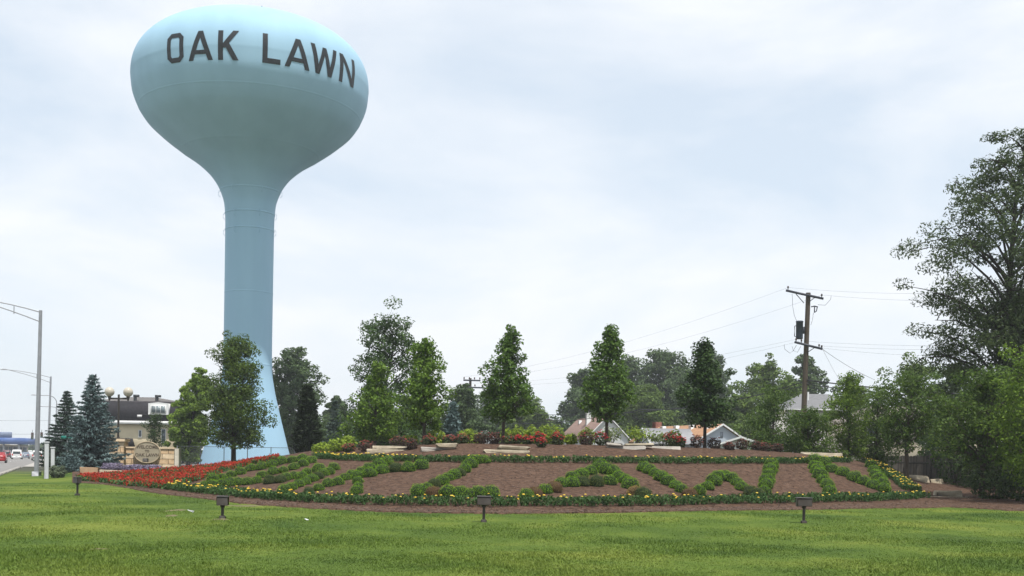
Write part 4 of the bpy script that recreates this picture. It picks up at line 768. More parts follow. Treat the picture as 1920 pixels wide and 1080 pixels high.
# mansard house on the left
Y = 150; p0 = pix(168, 868, Y); p1 = pix(337, 868, Y); zt = pix(250, 752, Y)[2]; ze = pix(250, 790, Y)[2]; x0, x1 = p0[0], p1[0]; Wm = x1 - x0
t = thing('mansard_house', (x0, Y, 0.2), 'cream two storey house with black mansard roof behind the sign wall', 'house'); zt -= 0.2; ze -= 0.2
part('wall', [box(0, Wm, 0, 10, 0, ze)], wall_c, t)
V = np.array([(-0.45, -0.45, ze), (Wm + 0.45, -0.45, ze), (Wm + 0.45, 10.45, ze), (-0.45, 10.45, ze), (-0.05, 0.25, zt), (Wm - 0.15, 0.25, zt), (Wm - 0.15, 9.7, zt), (-0.05, 9.7, zt)]); rf_ = part('roof', [(V, box(0,1,0,1,0,1)[1])], shingle_k, t)
part('cornice', [box(-0.6, Wm + 0.6, -0.6, -0.46, ze - 0.38, ze + 0.06), box(-0.5, Wm + 0.5, -0.45, -0.02, ze - 0.3, ze - 0.02)], trim_w, t)
V = np.array([(0, 0.6, zt + 0.002), (Wm, 0.6, zt + 0.002), (Wm, 9, zt + 0.002), (0, 9, zt + 0.002), (Wm*0.30, 4.5, zt + 0.75), (Wm*0.6, 4.5, zt + 0.75)]); part('roof_cap', [(V, np.array([[0, 1, 5, 4], [2, 3, 4, 5]])), (V, np.array([[1, 2, 5], [3, 0, 4]]))], M('roof_grey_cap', (0.13, 0.12, 0.115), 0.9, 0.1, 1), rf_)
for px in (246, 287): a = (px - 168)/(337 - 168)*Wm; part('roof_vent', tube([(a, 1.2, zt - 0.1), (a, 1.2, zt + 0.65)], 0.22, 8) + [cbox(a + 0.15, 1.2, zt + 0.75, 0.7, 0.45, 0.3)], M('dark_steel', (0.06,)*3), rf_)
xa, xb = (279 - 168)/169*Wm, (317 - 168)/169*Wm; d = part('dormer', prism([(xa, zt - 1.75), (xb, zt - 1.75), (xb, zt - 0.28), ((xa + xb)/2, zt - 0.12), (xa, zt - 0.28)], -0.6, 1.0), trim_w, rf_)
w0 = part('window', [box(xa + 0.32, xb - 0.32, -0.66, -0.602, zt - 1.62, zt - 0.48)], trim_w, t)
for k in range(3): wd = (xb - xa - 0.8)/3; part('pane', [box(xa + 0.4 + k*wd + 0.05, xa + 0.4 + (k + 1)*wd - 0.05, -0.69, -0.662, zt - 1.5, zt - 0.6)], M('window_glass_grey', (0.20, 0.24, 0.25), 0.1, 0.2, 1), w0)
window(t, (306 - 168)/169*Wm, 0, ze - 1.9, 0.55, 1.9, (0, -1, 0)); window(t, (262 - 168)/169*Wm, 0, ze - 1.6, 0.35, 0.9, (0, -1, 0))
part('porch_roof', prism([(2.6, 2.3), (5.9, 2.3), (5.6, 3.3), (2.9, 3.3)], -2.2, -0.02), shingle_k, t); part('ledge_box', [box((258-168)/169*Wm, (266-168)/169*Wm, -0.5, -0.1, ze + 0.55, ze + 0.85)], trim_w, t)
# low shed by the second lamp
p = pix(118, 868, 112); t = thing('shed', (p[0], 112, 0), 'low dark roofed shed half hidden by the blue spruce', 'shed'); part('wall', [box(-1.4, 3.5, 0, 4, 0, 1.45)], M('shed_grey', (0.22, 0.24, 0.23), 0.8, 0.1, 2), t); part('roof', prism([(-1.6, 1.45), (3.7, 1.45), (3.5, 2.05), (-1.5, 2.05)], -0.3, 4.3), M('shed_roof', (0.06, 0.055, 0.05), 0.9, 0.2, 3), t)

# ------------------------------------------------------------------ welcome sign wall and double globe lamp
stone_s = M('sandstone', (0.40, 0.28, 0.165), 0.9, 0.14, 3, 0.4, col2=(0.47, 0.335, 0.20)); stone_p = M('sandstone_light', (0.46, 0.36, 0.24), 0.9, 0.12, 3, 0.3); mortar = M('mortar', (0.24, 0.18, 0.12), 0.95, 0.15, 4)
Y = 92.0; p = on_ground(262, Y); zb = p[2]; X = lambda px: (px - 262)/FPX*Y; Zr = lambda row: pix(262, row, Y)[2] - zb
t = thing('sign_wall', p, 'banded sandstone sign wall with end pillars', 'sign')
def courses(x0_, x1_, y0_, y1_, z1_, n_, nb_, nm):
    part('core', [box(x0_ + 0.04, x1_ - 0.04, y0_ + 0.04, y1_ - 0.04, -0.1, z1_ - 0.01)], mortar, t); h_ = z1_/n_
    for k in range(n_):
        off = 0.5*(k % 2); xs = np.unique(np.clip(np.concatenate([[x0_, x1_], x0_ + (np.arange(nb_) + off)*(x1_ - x0_)/nb_]), x0_, x1_))
        for a, b in zip(xs[:-1], xs[1:]): part('stone_block', bev_box(a + 0.012, b - 0.012, y0_, y1_, k*h_ + 0.014, (k + 1)*h_ - 0.014, 0.012), stone_s if (k % 2) else stone_p, t)
courses(X(207), X(235), -0.35, 0.75, Zr(829), 5, 2, 'pillar'); part('cap', bev_box(X(204.5), X(237.5), -0.47, 0.87, Zr(829) + 0.003, Zr(823.5), 0.03), stone_p, t)
courses(X(235.5), X(327), 0.0, 0.5, Zr(841), 4, 4, 'wall'); part('coping', bev_box(X(235.6), X(327.5), -0.06, 0.56, Zr(841) + 0.003, Zr(838), 0.02), stone_p, t)
part('end_post', bev_box(X(327.6), X(336), -0.1, 0.6, -0.1, Zr(840), 0.02), M('sandstone_grey', (0.38, 0.35, 0.29), 0.9, 0.1, 3), t)
a = np.linspace(0, 2*math.pi, 40, endpoint=False); ov = [(X(277) + 1.08*math.cos(q), Zr(848) + 0.88*math.sin(q)) for q in a]
sg = thing('oval_sign', p, 'oval stone sign lettered WELCOME TO OAK LAWN on the sandstone wall', 'sign'); part('panel', prism(ov, -0.16, -0.062), M('sign_stone', (0.40, 0.34, 0.245), 0.85, 0.06, 3), sg)
ov2 = lambda k: [(X(277) + 1.08*k*math.cos(q), Zr(848) + 0.88*k*math.sin(q)) for q in a]; o1, o2 = ov2(1.0), ov2(0.93); V = np.array([(x, -0.166, z) for x, z in o1] + [(x, -0.166, z) for x, z in o2] + [(x, -0.19, z) for x, z in o1] + [(x, -0.19, z) for x, z in o2]); q = np.arange(40); q2 = (q + 1) % 40
part('rim', [(V, np.concatenate([np.stack([80+q, 80+q2, 120+q2, 120+q], 1), np.stack([q, q2, 80+q2, 80+q], 1), np.stack([40+q2, 40+q, 120+q, 120+q2], 1)]))], stone_p, sg)
def text_part(txt, size, x, y, z, mat, parent, name='lettering'):
    cu = bpy.data.curves.new('txt', 'FONT'); cu.body = txt; cu.size = size; cu.align_x = 'CENTER'; cu.align_y = 'CENTER'; cu.extrude = 0.006; cu.offset = 0.008
    ob = bpy.data.objects.new('txt', cu); COL.objects.link(ob); me = bpy.data.meshes.new_from_object(ob.evaluated_get(bpy.context.evaluated_depsgraph_get())); bpy.data.objects.remove(ob); bpy.data.curves.remove(cu); me.materials.clear()
    me.transform(Matrix.Rotation(math.pi/2, 4, 'X')); return put(name, me, mat, parent, (x, y, z))
ink = M('sign_lettering', (0.13, 0.10, 0.07), 0.8, 0.1, 3)
for w_, s_, dz in (('WELCOME', 0.36, 0.42), ('TO', 0.24, 0.10), ('OAK LAWN', 0.36, -0.22)): text_part(w_, s_, X(277), -0.168, Zr(848) + dz, ink, sg)
part('spot_lamp', bev_box(X(275) - 0.1, X(275) + 0.32, -0.75, -0.5, Zr(866), Zr(859), 0.03), bronze, sg)
Y = 96.0; p = on_ground(221, Y); h = pix(221, 743, Y)[2] - p[2]; t = thing('globe_lamp', p, 'dark lamp post with two white globes behind the sign pillar', 'street lamp')
part('post', tube([(0, 0, 0), (0, 0, h*0.42)], [0.15, 0.12], 10) + tube([(0, 0, h*0.42), (0, 0, h*0.44)], [0.14, 0.10], 10) + tube([(0, 0, h*0.44), (0, 0, h + 0.15)], 0.085, 10), bronze, t, True); part('crossarm', [cbox(0, 0, h - 0.18, 1.6, 0.09, 0.13)], bronze, t)
gp = [(0.40*math.sin(k), -0.40*math.cos(k)) for k in np.linspace(0.35, math.pi, 14)]
for s in (-1, 1):
    part('bracket', tube([(s*0.78, 0, h - 0.38), (s*0.78, 0, h + 0.0)], [0.05, 0.15], 10), bronze, t, True); part('globe', [lathe(gp, 20, (s*0.78, 0, h + 0.36))], M('opal_globe', (0.50, 0.46, 0.38), 0.3, 0.04, 3), t, True)
# small slim tree before the house wall
p = on_ground(290, 96); tree('topiary_tree', p, 'slim clipped evergreen in front of the cream house wall', 'tree', 97, LM('topiary_leaf', (0.02, 0.045, 0.015), (0.07, 0.11, 0.035), 0.2), bark_dark, H=hgt(290, 781, 96, p[2]), base=0.7, R=0.62, env=lambda h: 0.55 + 0.45*abs(math.sin(h*7)), nl=26, rise=0.4, per=4, cl=0.34, nleaf=60, leaf=0.12, tr=0.06, wander=0.03)

# ------------------------------------------------------------------ fences
steel = M('galvanised_steel', (0.34, 0.36, 0.37), 0.5, 0.1, 4, 0, 0.4, 0.4); dsteel = M('dark_fence_steel', (0.085, 0.095, 0.10), 0.5, 0.15, 4)
Y = 106.0; xa, xb = (332 - 955)/FPX*Y, (596 - 955)/FPX*Y; z0 = float(terrain((xa + xb)/2, Y)); zt = pix(460, 838.5, Y)[2] - z0
t = thing('chain_link_fence', (xa, Y, z0), 'chain link fence across the foot of the blue tower', 'fence')
nps = 6; sp = (xb - xa)/nps
for k in range(nps + 1): part('post', tube([(k*sp, 0, -0.4), (k*sp, 0, zt + 0.05)], 0.038, 8), dsteel if k > 0 else steel, t, True)
part('rail', tube([(0, 0, zt), (xb - xa, 0, zt)], 0.026, 6), dsteel, t, True)
ml = []
for k in range(int((xb - xa)/0.16)):
    x = k*0.16
    for s in (1, -1):
        a_ = np.array([x, 0.012*s, 0.02]); b_ = np.array([min(max(x + s*zt, 0), xb - xa), 0.012*s, abs(min(max(x + s*zt, 0), xb - xa) - x) + 0.02]); d_ = np.array([0.0, 0, 0.004]); ml.append((np.array([a_ - d_, b_ - d_, b_ + d_, a_ + d_]), np.array([[0, 1, 2, 3]])))
part('mesh', ml, steel, t)
# stockade fence on the right
wood_f = M('weathered_fence_wood', (0.085, 0.075, 0.062), 0.9, 0.3, 2, 0.5, stretch=(3, 3, 0.4)); wood_f2 = M('weathered_fence_wood_dark', (0.055, 0.05, 0.042), 0.9, 0.3, 2, 0.5, stretch=(3, 3, 0.4))
A0, A1 = np.array([(1620 - 955)/FPX*78, 78.0]), np.array([(2010 - 955)/FPX*60, 60.0]); dl = A1 - A0; Ln = np.linalg.norm(dl); rz = math.atan2(dl[1], dl[0]); zf = 0.45
t = thing('wooden_fence', (A0[0], A0[1], zf), 'weathered dark wooden stockade fence behind the trees on the right', 'fence', None, rz); pm = [mesh_np('plank', bev_box(0.005, 0.135, 0, 0.022, -0.5, 1.75 + 0.03*k, 0.006)) for k in range(3)]
for m_, w_ in zip(pm, (wood_f, wood_f2, wood_f)): m_.materials.append(w_)
for k in range(int(Ln/0.145)): put('plank', pm[(k*7 + k//3) % 3], None, t, (k*0.145, 0, 0))
for z in (0.35, 1.3): part('rail', [box(0, Ln, -0.05, -0.004, z, z + 0.09)], wood_f2, t)
for k in range(int(Ln/2.4)): part('post', [box(k*2.4, k*2.4 + 0.1, -0.16, -0.052, -0.5, 1.9)], wood_f, t)

# ------------------------------------------------------------------ utility poles and wires
pole_m = M('creosote_pole', (0.085, 0.066, 0.05), 0.9, 0.3, 4, 0.5, stretch=(2, 2, 0.3)); iron = M('line_iron', (0.05, 0.055, 0.07), 0.5, 0.2, 4); porc = M('insulator_brown', (0.07, 0.045, 0.035), 0.3, 0.2, 4); wire_m = M('wire_black', (0.035, 0.035, 0.04), 0.6, 0.1, 4)
Y = 82.0; pt, pb = pix(1512, 549, Y), pix(1503, 790, Y); b0 = on_ground(1503, Y); lean = (pt[0] - pb[0])/(pt[2] - pb[2])
t = thing('utility_pole', b0, 'tall wooden utility pole with transformer and two crossarms', 'utility pole'); Hp = pt[2] - b0[2]; PX = lambda z: lean*z
part('pole', tube([(PX(z), 0, z) for z in np.linspace(-0.3, Hp, 7)], np.linspace(0.21, 0.17, 7), 12), pole_m, t, True)
def loc_(px, row, dy=0.0): q = pix(px, row, Y); return np.array([q[0] - b0[0], dy, q[2] - b0[2]])
def beam(a, b, th, dp, y):
    a, b = np.asarray(a), np.asarray(b); d = (b - a)/np.linalg.norm(b - a); n_ = np.array([-d[2], 0, d[0]])*th/2; V = np.array([(a - n_)*[1, 0, 1] + [0, y, 0], (b - n_)*[1, 0, 1] + [0, y, 0], (b + n_)*[1, 0, 1] + [0, y, 0], (a + n_)*[1, 0, 1] + [0, y, 0]])
    V = np.concatenate([V, V + [0, dp, 0]]); return V, box(0,1,0,1,0,1)[1]
ca = part('crossarm', [beam(loc_(1472, 545.5), loc_(1542, 561), 0.15, 0.11, -0.31)], iron, t); cb = part('crossarm', [beam(loc_(1488, 642), loc_(1540, 655), 0.15, 0.11, -0.33)], iron, t)
for a_, b_ in (((1491, 552), (1506, 569)), ((1526, 559), (1515, 567)), ((1525, 653), (1513, 661))): part('brace', [beam(loc_(*a_), loc_(*b_), 0.05, 0.03, -0.235)], iron, t)
def insul(par, px, row): q = loc_(px, row, -0.25); part('insulator', [lathe([(0.0, 0.16), (0.05, 0.15), (0.07, 0.10), (0.045, 0.08), (0.08, 0.03), (0.03, 0.0), (0.03, -0.12)], 10, q)], porc, par, True)
for px, row in ((1476, 541.5), (1539, 556)): insul(ca, px, row)
for px, row in ((1491, 639), (1501, 641), (1534, 650), (1539, 652)): insul(cb, px, row)
q0, q1 = loc_(1500, 603), loc_(1500, 636); q0[1] = q1[1] = -0.02; cx = (loc_(1499.5, 620)[0]); tf = part('transformer', [lathe([(0.0, q1[2]), (0.24, q1[2]), (0.25, q1[2] + 0.05), (0.25, q0[2] - 0.08), (0.27, q0[2] - 0.06), (0.27, q0[2]), (0.22, q0[2] + 0.04), (0.0, q0[2] + 0.06)], 16, (cx - 0.05, -0.12, 0))], M('transformer_grey', (0.045, 0.055, 0.075), 0.45, 0.15, 3), t, True)
part('radiator_pipe', tube([(cx - 0.28, -0.12, q1[2] + 0.15), (cx - 0.40, -0.12, q1[2] + 0.2), (cx - 0.40, -0.12, q0[2] - 0.35), (cx - 0.28, -0.12, q0[2] - 0.3)], 0.035, 6), MATS['transformer_grey'], tf, True); part('mounting_bracket', [cbox(cx + 0.12, -0.12, (q0[2] + q1[2])/2, 0.35, 0.12, 0.5)], iron, tf)
c_ = loc_(1526, 577, -0.1); co = part('cutout_switch', tube([c_ + [-0.22, 0, 0.05], c_ + [0.0, 0, 0.10], c_ + [0.25, 0, 0.05]], 0.045, 6) + tube([c_ + [0.22, 0, 0.04], c_ + [0.16, 0, -0.25], c_ + [0.02, 0, -0.36]], 0.035, 6) + tube([c_ + [0.02, 0, 0.1], c_ + [0.02, 0, -0.36]], 0.04, 6), iron, t)
def jumper(pts, r=0.012): part('jumper_wire', tube([loc_(x, y, -0.2) for x, y in pts], r, 4, False), wire_m, t)
jumper([(1484, 552), (1485, 575), (1488, 592), (1493, 604)]); jumper([(1524, 587), (1522, 600), (1519, 610)]); jumper([(1469, 646), (1470, 655), (1480, 663), (1486, 658), (1492, 648)]); jumper([(1484, 650), (1486, 658), (1494, 661), (1500, 650)]); jumper([(1532, 572), (1546, 573), (1556, 562), (1557, 555)])
tip = lambda px, row: pix(px, row, Y) + [0, -0.25, 0]
# far pole
def far_pole(px, Yp, top, arms, label, rr=0.17, tiltpx=3):
    b = on_ground(px, Yp); tp = pix(px + tiltpx, top, Yp); H = tp[2] - b[2]; tt = thing('utility_pole', b, label, 'utility pole'); part('pole', tube([(0, 0, -0.2), (tp[0] - b[0], 0, H)], [rr*1.2, rr*0.85], 10), pole_m, tt, True)
    for row, x0_, x1_ in arms:
        a_, b_ = pix(x0_, row, Yp), pix(x1_, row + (x1_ - x0_)*0.03, Yp); cc = part('crossarm', [beam((a_ - b)*[1, 0, 1], (b_ - b)*[1, 0, 1], 0.16, 0.12, -0.3)], iron, tt)
        for f in (0.04, 0.35, 0.65, 0.96): q = (a_ + (b_ - a_)*f - b)*[1, 0, 1]; part('insulator', [lathe([(0, 0.3), (0.06, 0.27), (0.08, 0.1), (0.03, 0.06), (0.03, 0)], 8, q + [0, -0.24, 0.07])], porc, cc)
    return b
far_pole(879, 128, 709, [(713, 869, 901), (726, 862, 906)], 'farther wooden utility pole with two crossarms between young trees'); far_pole(670, 150, 752, [(763, 655, 677)], 'farthest dark utility pole left of the loose dark oak')
def wire(a, b, sag, label, r=0.005, name='power_line'):
    a, b = np.asarray(a, float), np.asarray(b, float); P = curve(a, b, [0, 0, -sag], 14); o = put(name, mesh_np(name, tube(P, r, 5, False)), wire_m); tag(o, label, 'wire', 'overhead wires')
F2 = lambda px, row: pix(px, row, 128) + [0, -0.3, 0.3]
wire(tip(1476, 540), F2(870, 712), 0.9, 'uppermost thin wire running left from the transformer pole'); wire(tip(1539, 554), F2(900, 713), 1.0, 'second thin wire left of the transformer pole top')
wire(tip(1491, 637), F2(863, 724), 0.8, 'thin wire left from the lower crossarm'); wire(tip(1501, 640), F2(905, 726), 1.0, 'lowest thin wire left from the lower crossarm')
R2 = lambda px, row: pix(px, row, 70)
wire(tip(1476, 540), R2(2050, 533), 0.5, 'uppermost wire running right from the transformer pole'); wire(tip(1539, 554), R2(2050, 553), 0.4, 'second wire running right from the transformer pole top')
wire(tip(1501, 640), R2(2050, 641), 0.3, 'upper of three level wires on the right'); wire(tip(1534, 649), R2(2050, 646), 0.3, 'middle of three level wires on the right'); wire(tip(1539, 653), R2(2050, 655), 0.5, 'lower of three level wires on the right')
hs = pix(1640, 712, 95); wire(tip(1540, 655), hs, 0.15, 'slanting service wire from the lower crossarm to the tan house', 0.014); wire(tip(1541, 656), pix(1580, 722, 110), 0.1, 'steep service wire down to the grey hipped house', 0.009)
wire(pix(1507, 712, Y), R2(2050, 746), 0.3, 'thick black cable bundle right of the pole', 0.045, 'cable_bundle'); wire(pix(1507, 720, Y), R2(2050, 752), 0.35, 'second thick cable just under the bundle', 0.03, 'cable_bundle')
wire(pix(1506, 716, Y), pix(1200, 768, 110), 0.6, 'thick black cable dipping left towards the white gable', 0.035, 'cable_bundle'); wire(pix(1200, 768, 110), pix(880, 790, 128), 0.7, 'black cable passing before the grove to the far pole', 0.03, 'cable_bundle'); wire(pix(1506, 724, Y), pix(1000, 776, 122), 0.8, 'lower cable crossing behind the two rightmost young trees', 0.025, 'cable_bundle')

# ------------------------------------------------------------------ street lamps, signals, signs, cabinets
galv = M('galvanised_pole', (0.30, 0.31, 0.33), 0.5, 0.1, 3, 0, 0.4, 0.3); ad = np.array([lat[0], lat[1]])
def street_lamp(px, Y, top, label, arm=4.6, kind='truss', row2=None):
    b = on_ground(px, Y); H = pix(px + 3, top, Y)[2] - b[2]; t = thing('street_lamp', b, label, 'street lamp', 'street lamps along the road'); lx = 3/FPX*Y
    d = np.array([ad[0], ad[1], 0]); tp = np.array([lx, 0, H])
    if kind == 'truss':
        part('pole', tube([(lx*k, 0, H*k) for k in np.linspace(0, 1, 6)], np.linspace(0.16, 0.105, 6), 12), galv, t, True)
        e = tp + d*arm + [0, 0, arm*0.13]; part('arm', tube(curve(tp + [0, 0, -0.12], e, [0, 0, 0.12], 6), 0.04, 6) + tube(curve(tp + [0, 0, -0.75], e, [0, 0, 0.10], 6), 0.04, 6) + tube([tp + d*1.6 + [0, 0, 0.18], tp + d*1.6 + [0, 0, -0.32]], 0.03, 5), galv, t, True)
    else:
        part('pole', tube([(lx*k, 0, (H - 1.3)*k) for k in np.linspace(0, 1, 5)], np.linspace(0.14, 0.09, 5), 10), galv, t, True)
        k = np.linspace(0, math.pi/2, 7); c0 = np.array([lx, 0, H - 1.3]); P = [c0 + d*(1.3*(1 - math.cos(q))) + [0, 0, 1.3*math.sin(q)] for q in k]; e = P[-1] + d*(arm - 1.3); part('arm', tube(P + [e], 0.07, 8), galv, t, True)
    part('base_plate', bev_box(-0.24, 0.24, -0.24, 0.24, -0.05, 0.30, 0.03), galv, t)
    s_ = np.array([-d[1], d[0], 0]); hl = []
    for u_, w_, hh in ((0.0, 0.07, 0.05), (0.2, 0.15, 0.10), (0.5, 0.18, 0.09), (0.8, 0.06, 0.03)): c_ = e + d*u_; hl.append([c_ + s_*w_ - [0, 0, 0.05], c_ + s_*w_*0.7 + [0, 0, hh], c_ - s_*w_*0.7 + [0, 0, hh], c_ - s_*w_ - [0, 0, 0.05]])
    V = np.array(hl).reshape(-1, 3); part('lamp_head', [(V, np.array([[4*k + m, 4*k + (m + 1) % 4, 4*k + 4 + (m + 1) % 4, 4*k + 4 + m] for k in range(3) for m in range(4)] + [[0, 1, 2, 3], [15, 14, 13, 12]]))], galv, t)
street_lamp(69, 75, 582, 'tall steel street lamp with truss arm nearest on the left'); street_lamp(90, 141, 706, 'second steel street lamp with truss arm and drooping head', 4.9)
street_lamp(102, 190, 742, 'curved arm street lamp third along the road', 3.2, 'davit'); street_lamp(106, 245, 763, 'curved arm street lamp farthest along the road', 3.2, 'davit')
pw = M('signal_dark', (0.05, 0.05, 0.045), 0.6, 0.2, 4)
sa, sb = pix(-60, 812, 235), pix(104, 814, 235)
for k, (px, rows) in enumerate(((60.5, (811, 824)), (78, (810.5, 821)))):
    a_, b_ = pix(px, rows[0], 235), pix(px, rows[1], 235); t = thing('traffic_signal', (b_[0], b_[1], b_[2]), ['left hanging traffic signal beyond the first lamp post', 'right hanging traffic signal beyond the first lamp post'][k], 'traffic signal', 'traffic signals'); h_ = a_[2] - b_[2]
    part('housing', bev_box(-0.24, 0.24, -0.12, 0.12, 0, h_, 0.04), pw, t); part('hanger', tube([(0, 0, h_), (0, 0, h_ + 0.55)], 0.04, 6), pw, t)
    for j, cc in enumerate(((0.10, 0.02, 0.02), (0.12, 0.08, 0.02), (0.03, 0.12, 0.09))): part('lens', [lathe([(0.0, 0), (0.14, 0)], 12, (0, 0, 0))] if False else tube([(0, -0.125, h_*(0.82 - 0.32*j)), (0, -0.155, h_*(0.82 - 0.32*j))], 0.14, 12), M('signal_lens_%d' % j, cc, 0.3, 0.05, 2), t); part('visor', tube([(0, -0.13, h_*(0.82 - 0.32*j) + 0.15), (0, -0.36, h_*(0.82 - 0.32*j) + 0.15)], 0.05, 6), pw, t)
wire(sa, sb, 0.1, 'span wire carrying the two traffic signals', 0.02, 'span_wire')
wire(pix(-80, 786, 260), pix(110, 788, 260), 0.2, 'faint wire crossing above the road', 0.02, 'span_wire')
for px, Y, top, wpx, k in ((87.5, 68, 828, 9, 0), (99, 74, 838, 8, 1)):
    b = on_ground(px, Y); hh = pix(px, top, Y)[2] - b[2]; w_ = wpx/FPX*Y; t = thing('utility_pedestal', b, ['tall grey metal pedestal right of the nearest lamp post', 'shorter grey metal pedestal left of the grey green shrub'][k], 'pedestal', 'grey metal pedestals', 0.3)
    part('cabinet', bev_box(-w_/2, w_/2, -w_/2, w_/2, -0.1, hh - 0.09, 0.03), M('pedestal_grey', (0.36, 0.38, 0.38), 0.55, 0.08, 2), t); part('cap', bev_box(-w_/2 - 0.025, w_/2 + 0.025, -w_/2 - 0.025, w_/2 + 0.025, hh - 0.085, hh, 0.02), MATS['pedestal_grey'], t); part('door_seam', [box(-w_*0.42, -w_*0.36, -w_/2 - 0.006, -w_/2 - 0.001, 0.2, hh - 0.25)], dsteel, t)
b = on_ground(126, 88); hh = pix(126, 822, 88)[2] - b[2]; t = thing('street_sign', b, 'green street name sign on a thin post before the spruces', 'street sign'); part('post', tube([(0, 0, -0.1), (0, 0, hh)], 0.03, 6), steel, t); part('blade', [cbox(0, -0.04, hh + 0.07, 0.95, 0.02, 0.24)], M('sign_green', (0.02, 0.20, 0.16), 0.5, 0.08, 2), t)

# ------------------------------------------------------------------ vehicles
tyre = M('tyre_rubber', (0.02, 0.02, 0.02), 0.9, 0.2, 5); rim_m = M('alloy_rim', (0.45, 0.45, 0.46), 0.35, 0.1, 5, 0, 0.5, 0.6); cglass = M('car_glass', (0.035, 0.045, 0.05), 0.06, 0.1, 2, 0, 0.6); tail_m = M('tail_light_red', (0.45, 0.015, 0.012), 0.25, 0.1, 4); head_m = M('head_light_clear', (0.70, 0.70, 0.68), 0.15, 0.1, 4); plate_m = M('number_plate', (0.65, 0.66, 0.68), 0.5, 0.05, 4); bump_m = M('bumper_plastic', (0.04, 0.04, 0.042), 0.7, 0.1, 4)
def car(loc, heading, colr, label, kind='sedan', name='car', cat='car', group='vehicles on the road'):
    t = thing(name, loc, label, cat, group, heading); paint = M('car_paint_' + '_'.join('%02d' % int(c*99) for c in colr), colr, 0.28, 0.03, 1, 0, 0.5)     # front towards +x
    S_ = {'sedan': [(-2.25,.62,.86,.86),(-2.2,.80,.98,1.0),(-1.55,.87,1.0,1.04),(-0.95,.88,.95,1.42),(0.35,.88,.93,1.44),(1.05,.88,.92,.97),(2.0,.84,.80,.82),(2.3,.66,.66,.68)],
          'suv': [(-2.25,.80,.95,1.0),(-2.2,.88,1.05,1.55),(-1.9,.90,1.06,1.74),(-0.6,.92,1.05,1.78),(0.5,.92,1.04,1.74),(1.15,.91,1.03,1.08),(2.05,.88,.92,.96),(2.3,.74,.74,.78)],
          'van': [(-2.5,.86,.98,1.1),(-2.45,.95,1.05,1.62),(-2.2,.98,1.05,1.84),(-0.6,.98,1.03,1.88),(1.0,.97,1.02,1.80),(1.75,.95,1.0,1.06),(2.35,.88,.85,.9),(2.5,.74,.7,.74)]}[kind]
    V = []
    for x, w_, zb_, zt_ in S_:
        wt = w_*(0.80 if zt_ - zb_ > 0.2 else 0.93); half = [(w_*0.92, 0.24), (w_, 0.42), (w_*1.01, (zb_ + 0.42)/2), (w_*0.97, zb_), (wt, zt_ - 0.03), (wt*0.7, zt_)]
        V += [(x, y, z) for y, z in half] + [(x, -y, z) for y, z in half[::-1]]
    V = np.array(V); n_ = 12; m_ = len(S_); i = np.arange(m_ - 1)[:, None]*n_; j = np.arange(n_)[None]; j2 = (j + 1) % n_
    F = np.stack([i + j, i + n_ + j, i + n_ + j2, i + j2], -1).reshape(-1, 4); part('body', [(V, F), (V, np.array([list(range(n_))[::-1], list(range((m_ - 1)*n_, m_*n_))][::1]))], paint, t, True)
    R = V.reshape(m_, n_, 3)
    def pane(a, b, c, d, nm='window', k=0.86, out=0.014):
        Q = np.array([a, b, c, d]); c_ = Q.mean(0); nn = np.cross(Q[1] - Q[0], Q[3] - Q[0]); nn /= np.linalg.norm(nn) + 1e-9; mid = np.array([0, 0, 0.9]); nn = nn if nn @ (c_ - mid) > 0 else -nn
        part(nm, [(c_ + (Q - c_)*k + nn*out, np.array([[0, 1, 2, 3]]))], cglass, t)
    top = [k for k in range(m_) if S_[k][3] - S_[k][2] > 0.2]
    for a_, b_ in zip(top[:-1], top[1:]):
        if S_[b_][0] - S_[a_][0] > 0.5:
            for s in (0, 1): ia, ib = (3, 4) if s == 0 else (8, 7); pane(R[a_][ia], R[b_][ia], R[b_][ib], R[a_][ib], 'window')
    f0, f1 = top[-1], top[-1] + 1; pane(R[f1][3], R[f1][8], R[f0][7], R[f0][4], 'windscreen', 0.88); r0, r1 = top[0], top[0] - 1
    pane(R[r1][3], R[r1][8], R[r0][7], R[r0][4], 'rear_window', 0.84, 0.02)
    xr, xf_ = S_[0][0], S_[-1][0]; w_ = S_[1][1]
    for s in (-1, 1):
        part('tail_light', bev_box(xr - 0.02, xr + 0.10, s*w_*0.80 - 0.10, s*w_*0.80 + 0.10, 0.72, 0.72 + (0.2 if kind == 'sedan' else 0.34), 0.015), tail_m, t); part('headlight', bev_box(xf_ - 0.16, xf_ + 0.0, s*w_*0.68 - 0.15, s*w_*0.68 + 0.15, 0.58, 0.70, 0.015), head_m, t)
        part('mirror', bev_box(0.95, 1.1, s*(w_ + 0.13) - 0.09, s*(w_ + 0.13) + 0.09, 1.0, 1.14, 0.03), paint, t)
        for x in (xr + 0.85, xf_ - 0.9):
            y_ = s*(S_[3][1] - 0.08); wh = part('wheel', tube([(x, y_ - 0.1, 0.32), (x, y_ + 0.1, 0.32)], 0.32, 18), tyre, t, True); part('rim', tube([(x, y_ + s*0.101 - 0.01, 0.32), (x, y_ + s*0.101 + 0.01, 0.32)], 0.20, 12), rim_m, wh)
    part('bumper', bev_box(xr - 0.06, xr + 0.14, -w_*0.9, w_*0.9, 0.34, 0.56, 0.03), bump_m if kind == 'suv' else paint, t); part('number_plate', [cbox(xr - 0.065 if kind == 'suv' else xr - 0.068, 0, 0.62, 0.012, 0.32, 0.16)], plate_m, t)
    return t
hd = math.atan2(dirv[1], dirv[0])
def road_car(px, row, colr, label, kind, Y=None, flip=False, **kw):
    g = gnd(px, row, 60, 600) if Y is None else np.array([(px - 955)/FPX*Y, Y, 0.0]); car((g[0], g[1], 0.02), hd + (math.pi if flip else 0), colr, label, kind, **kw)
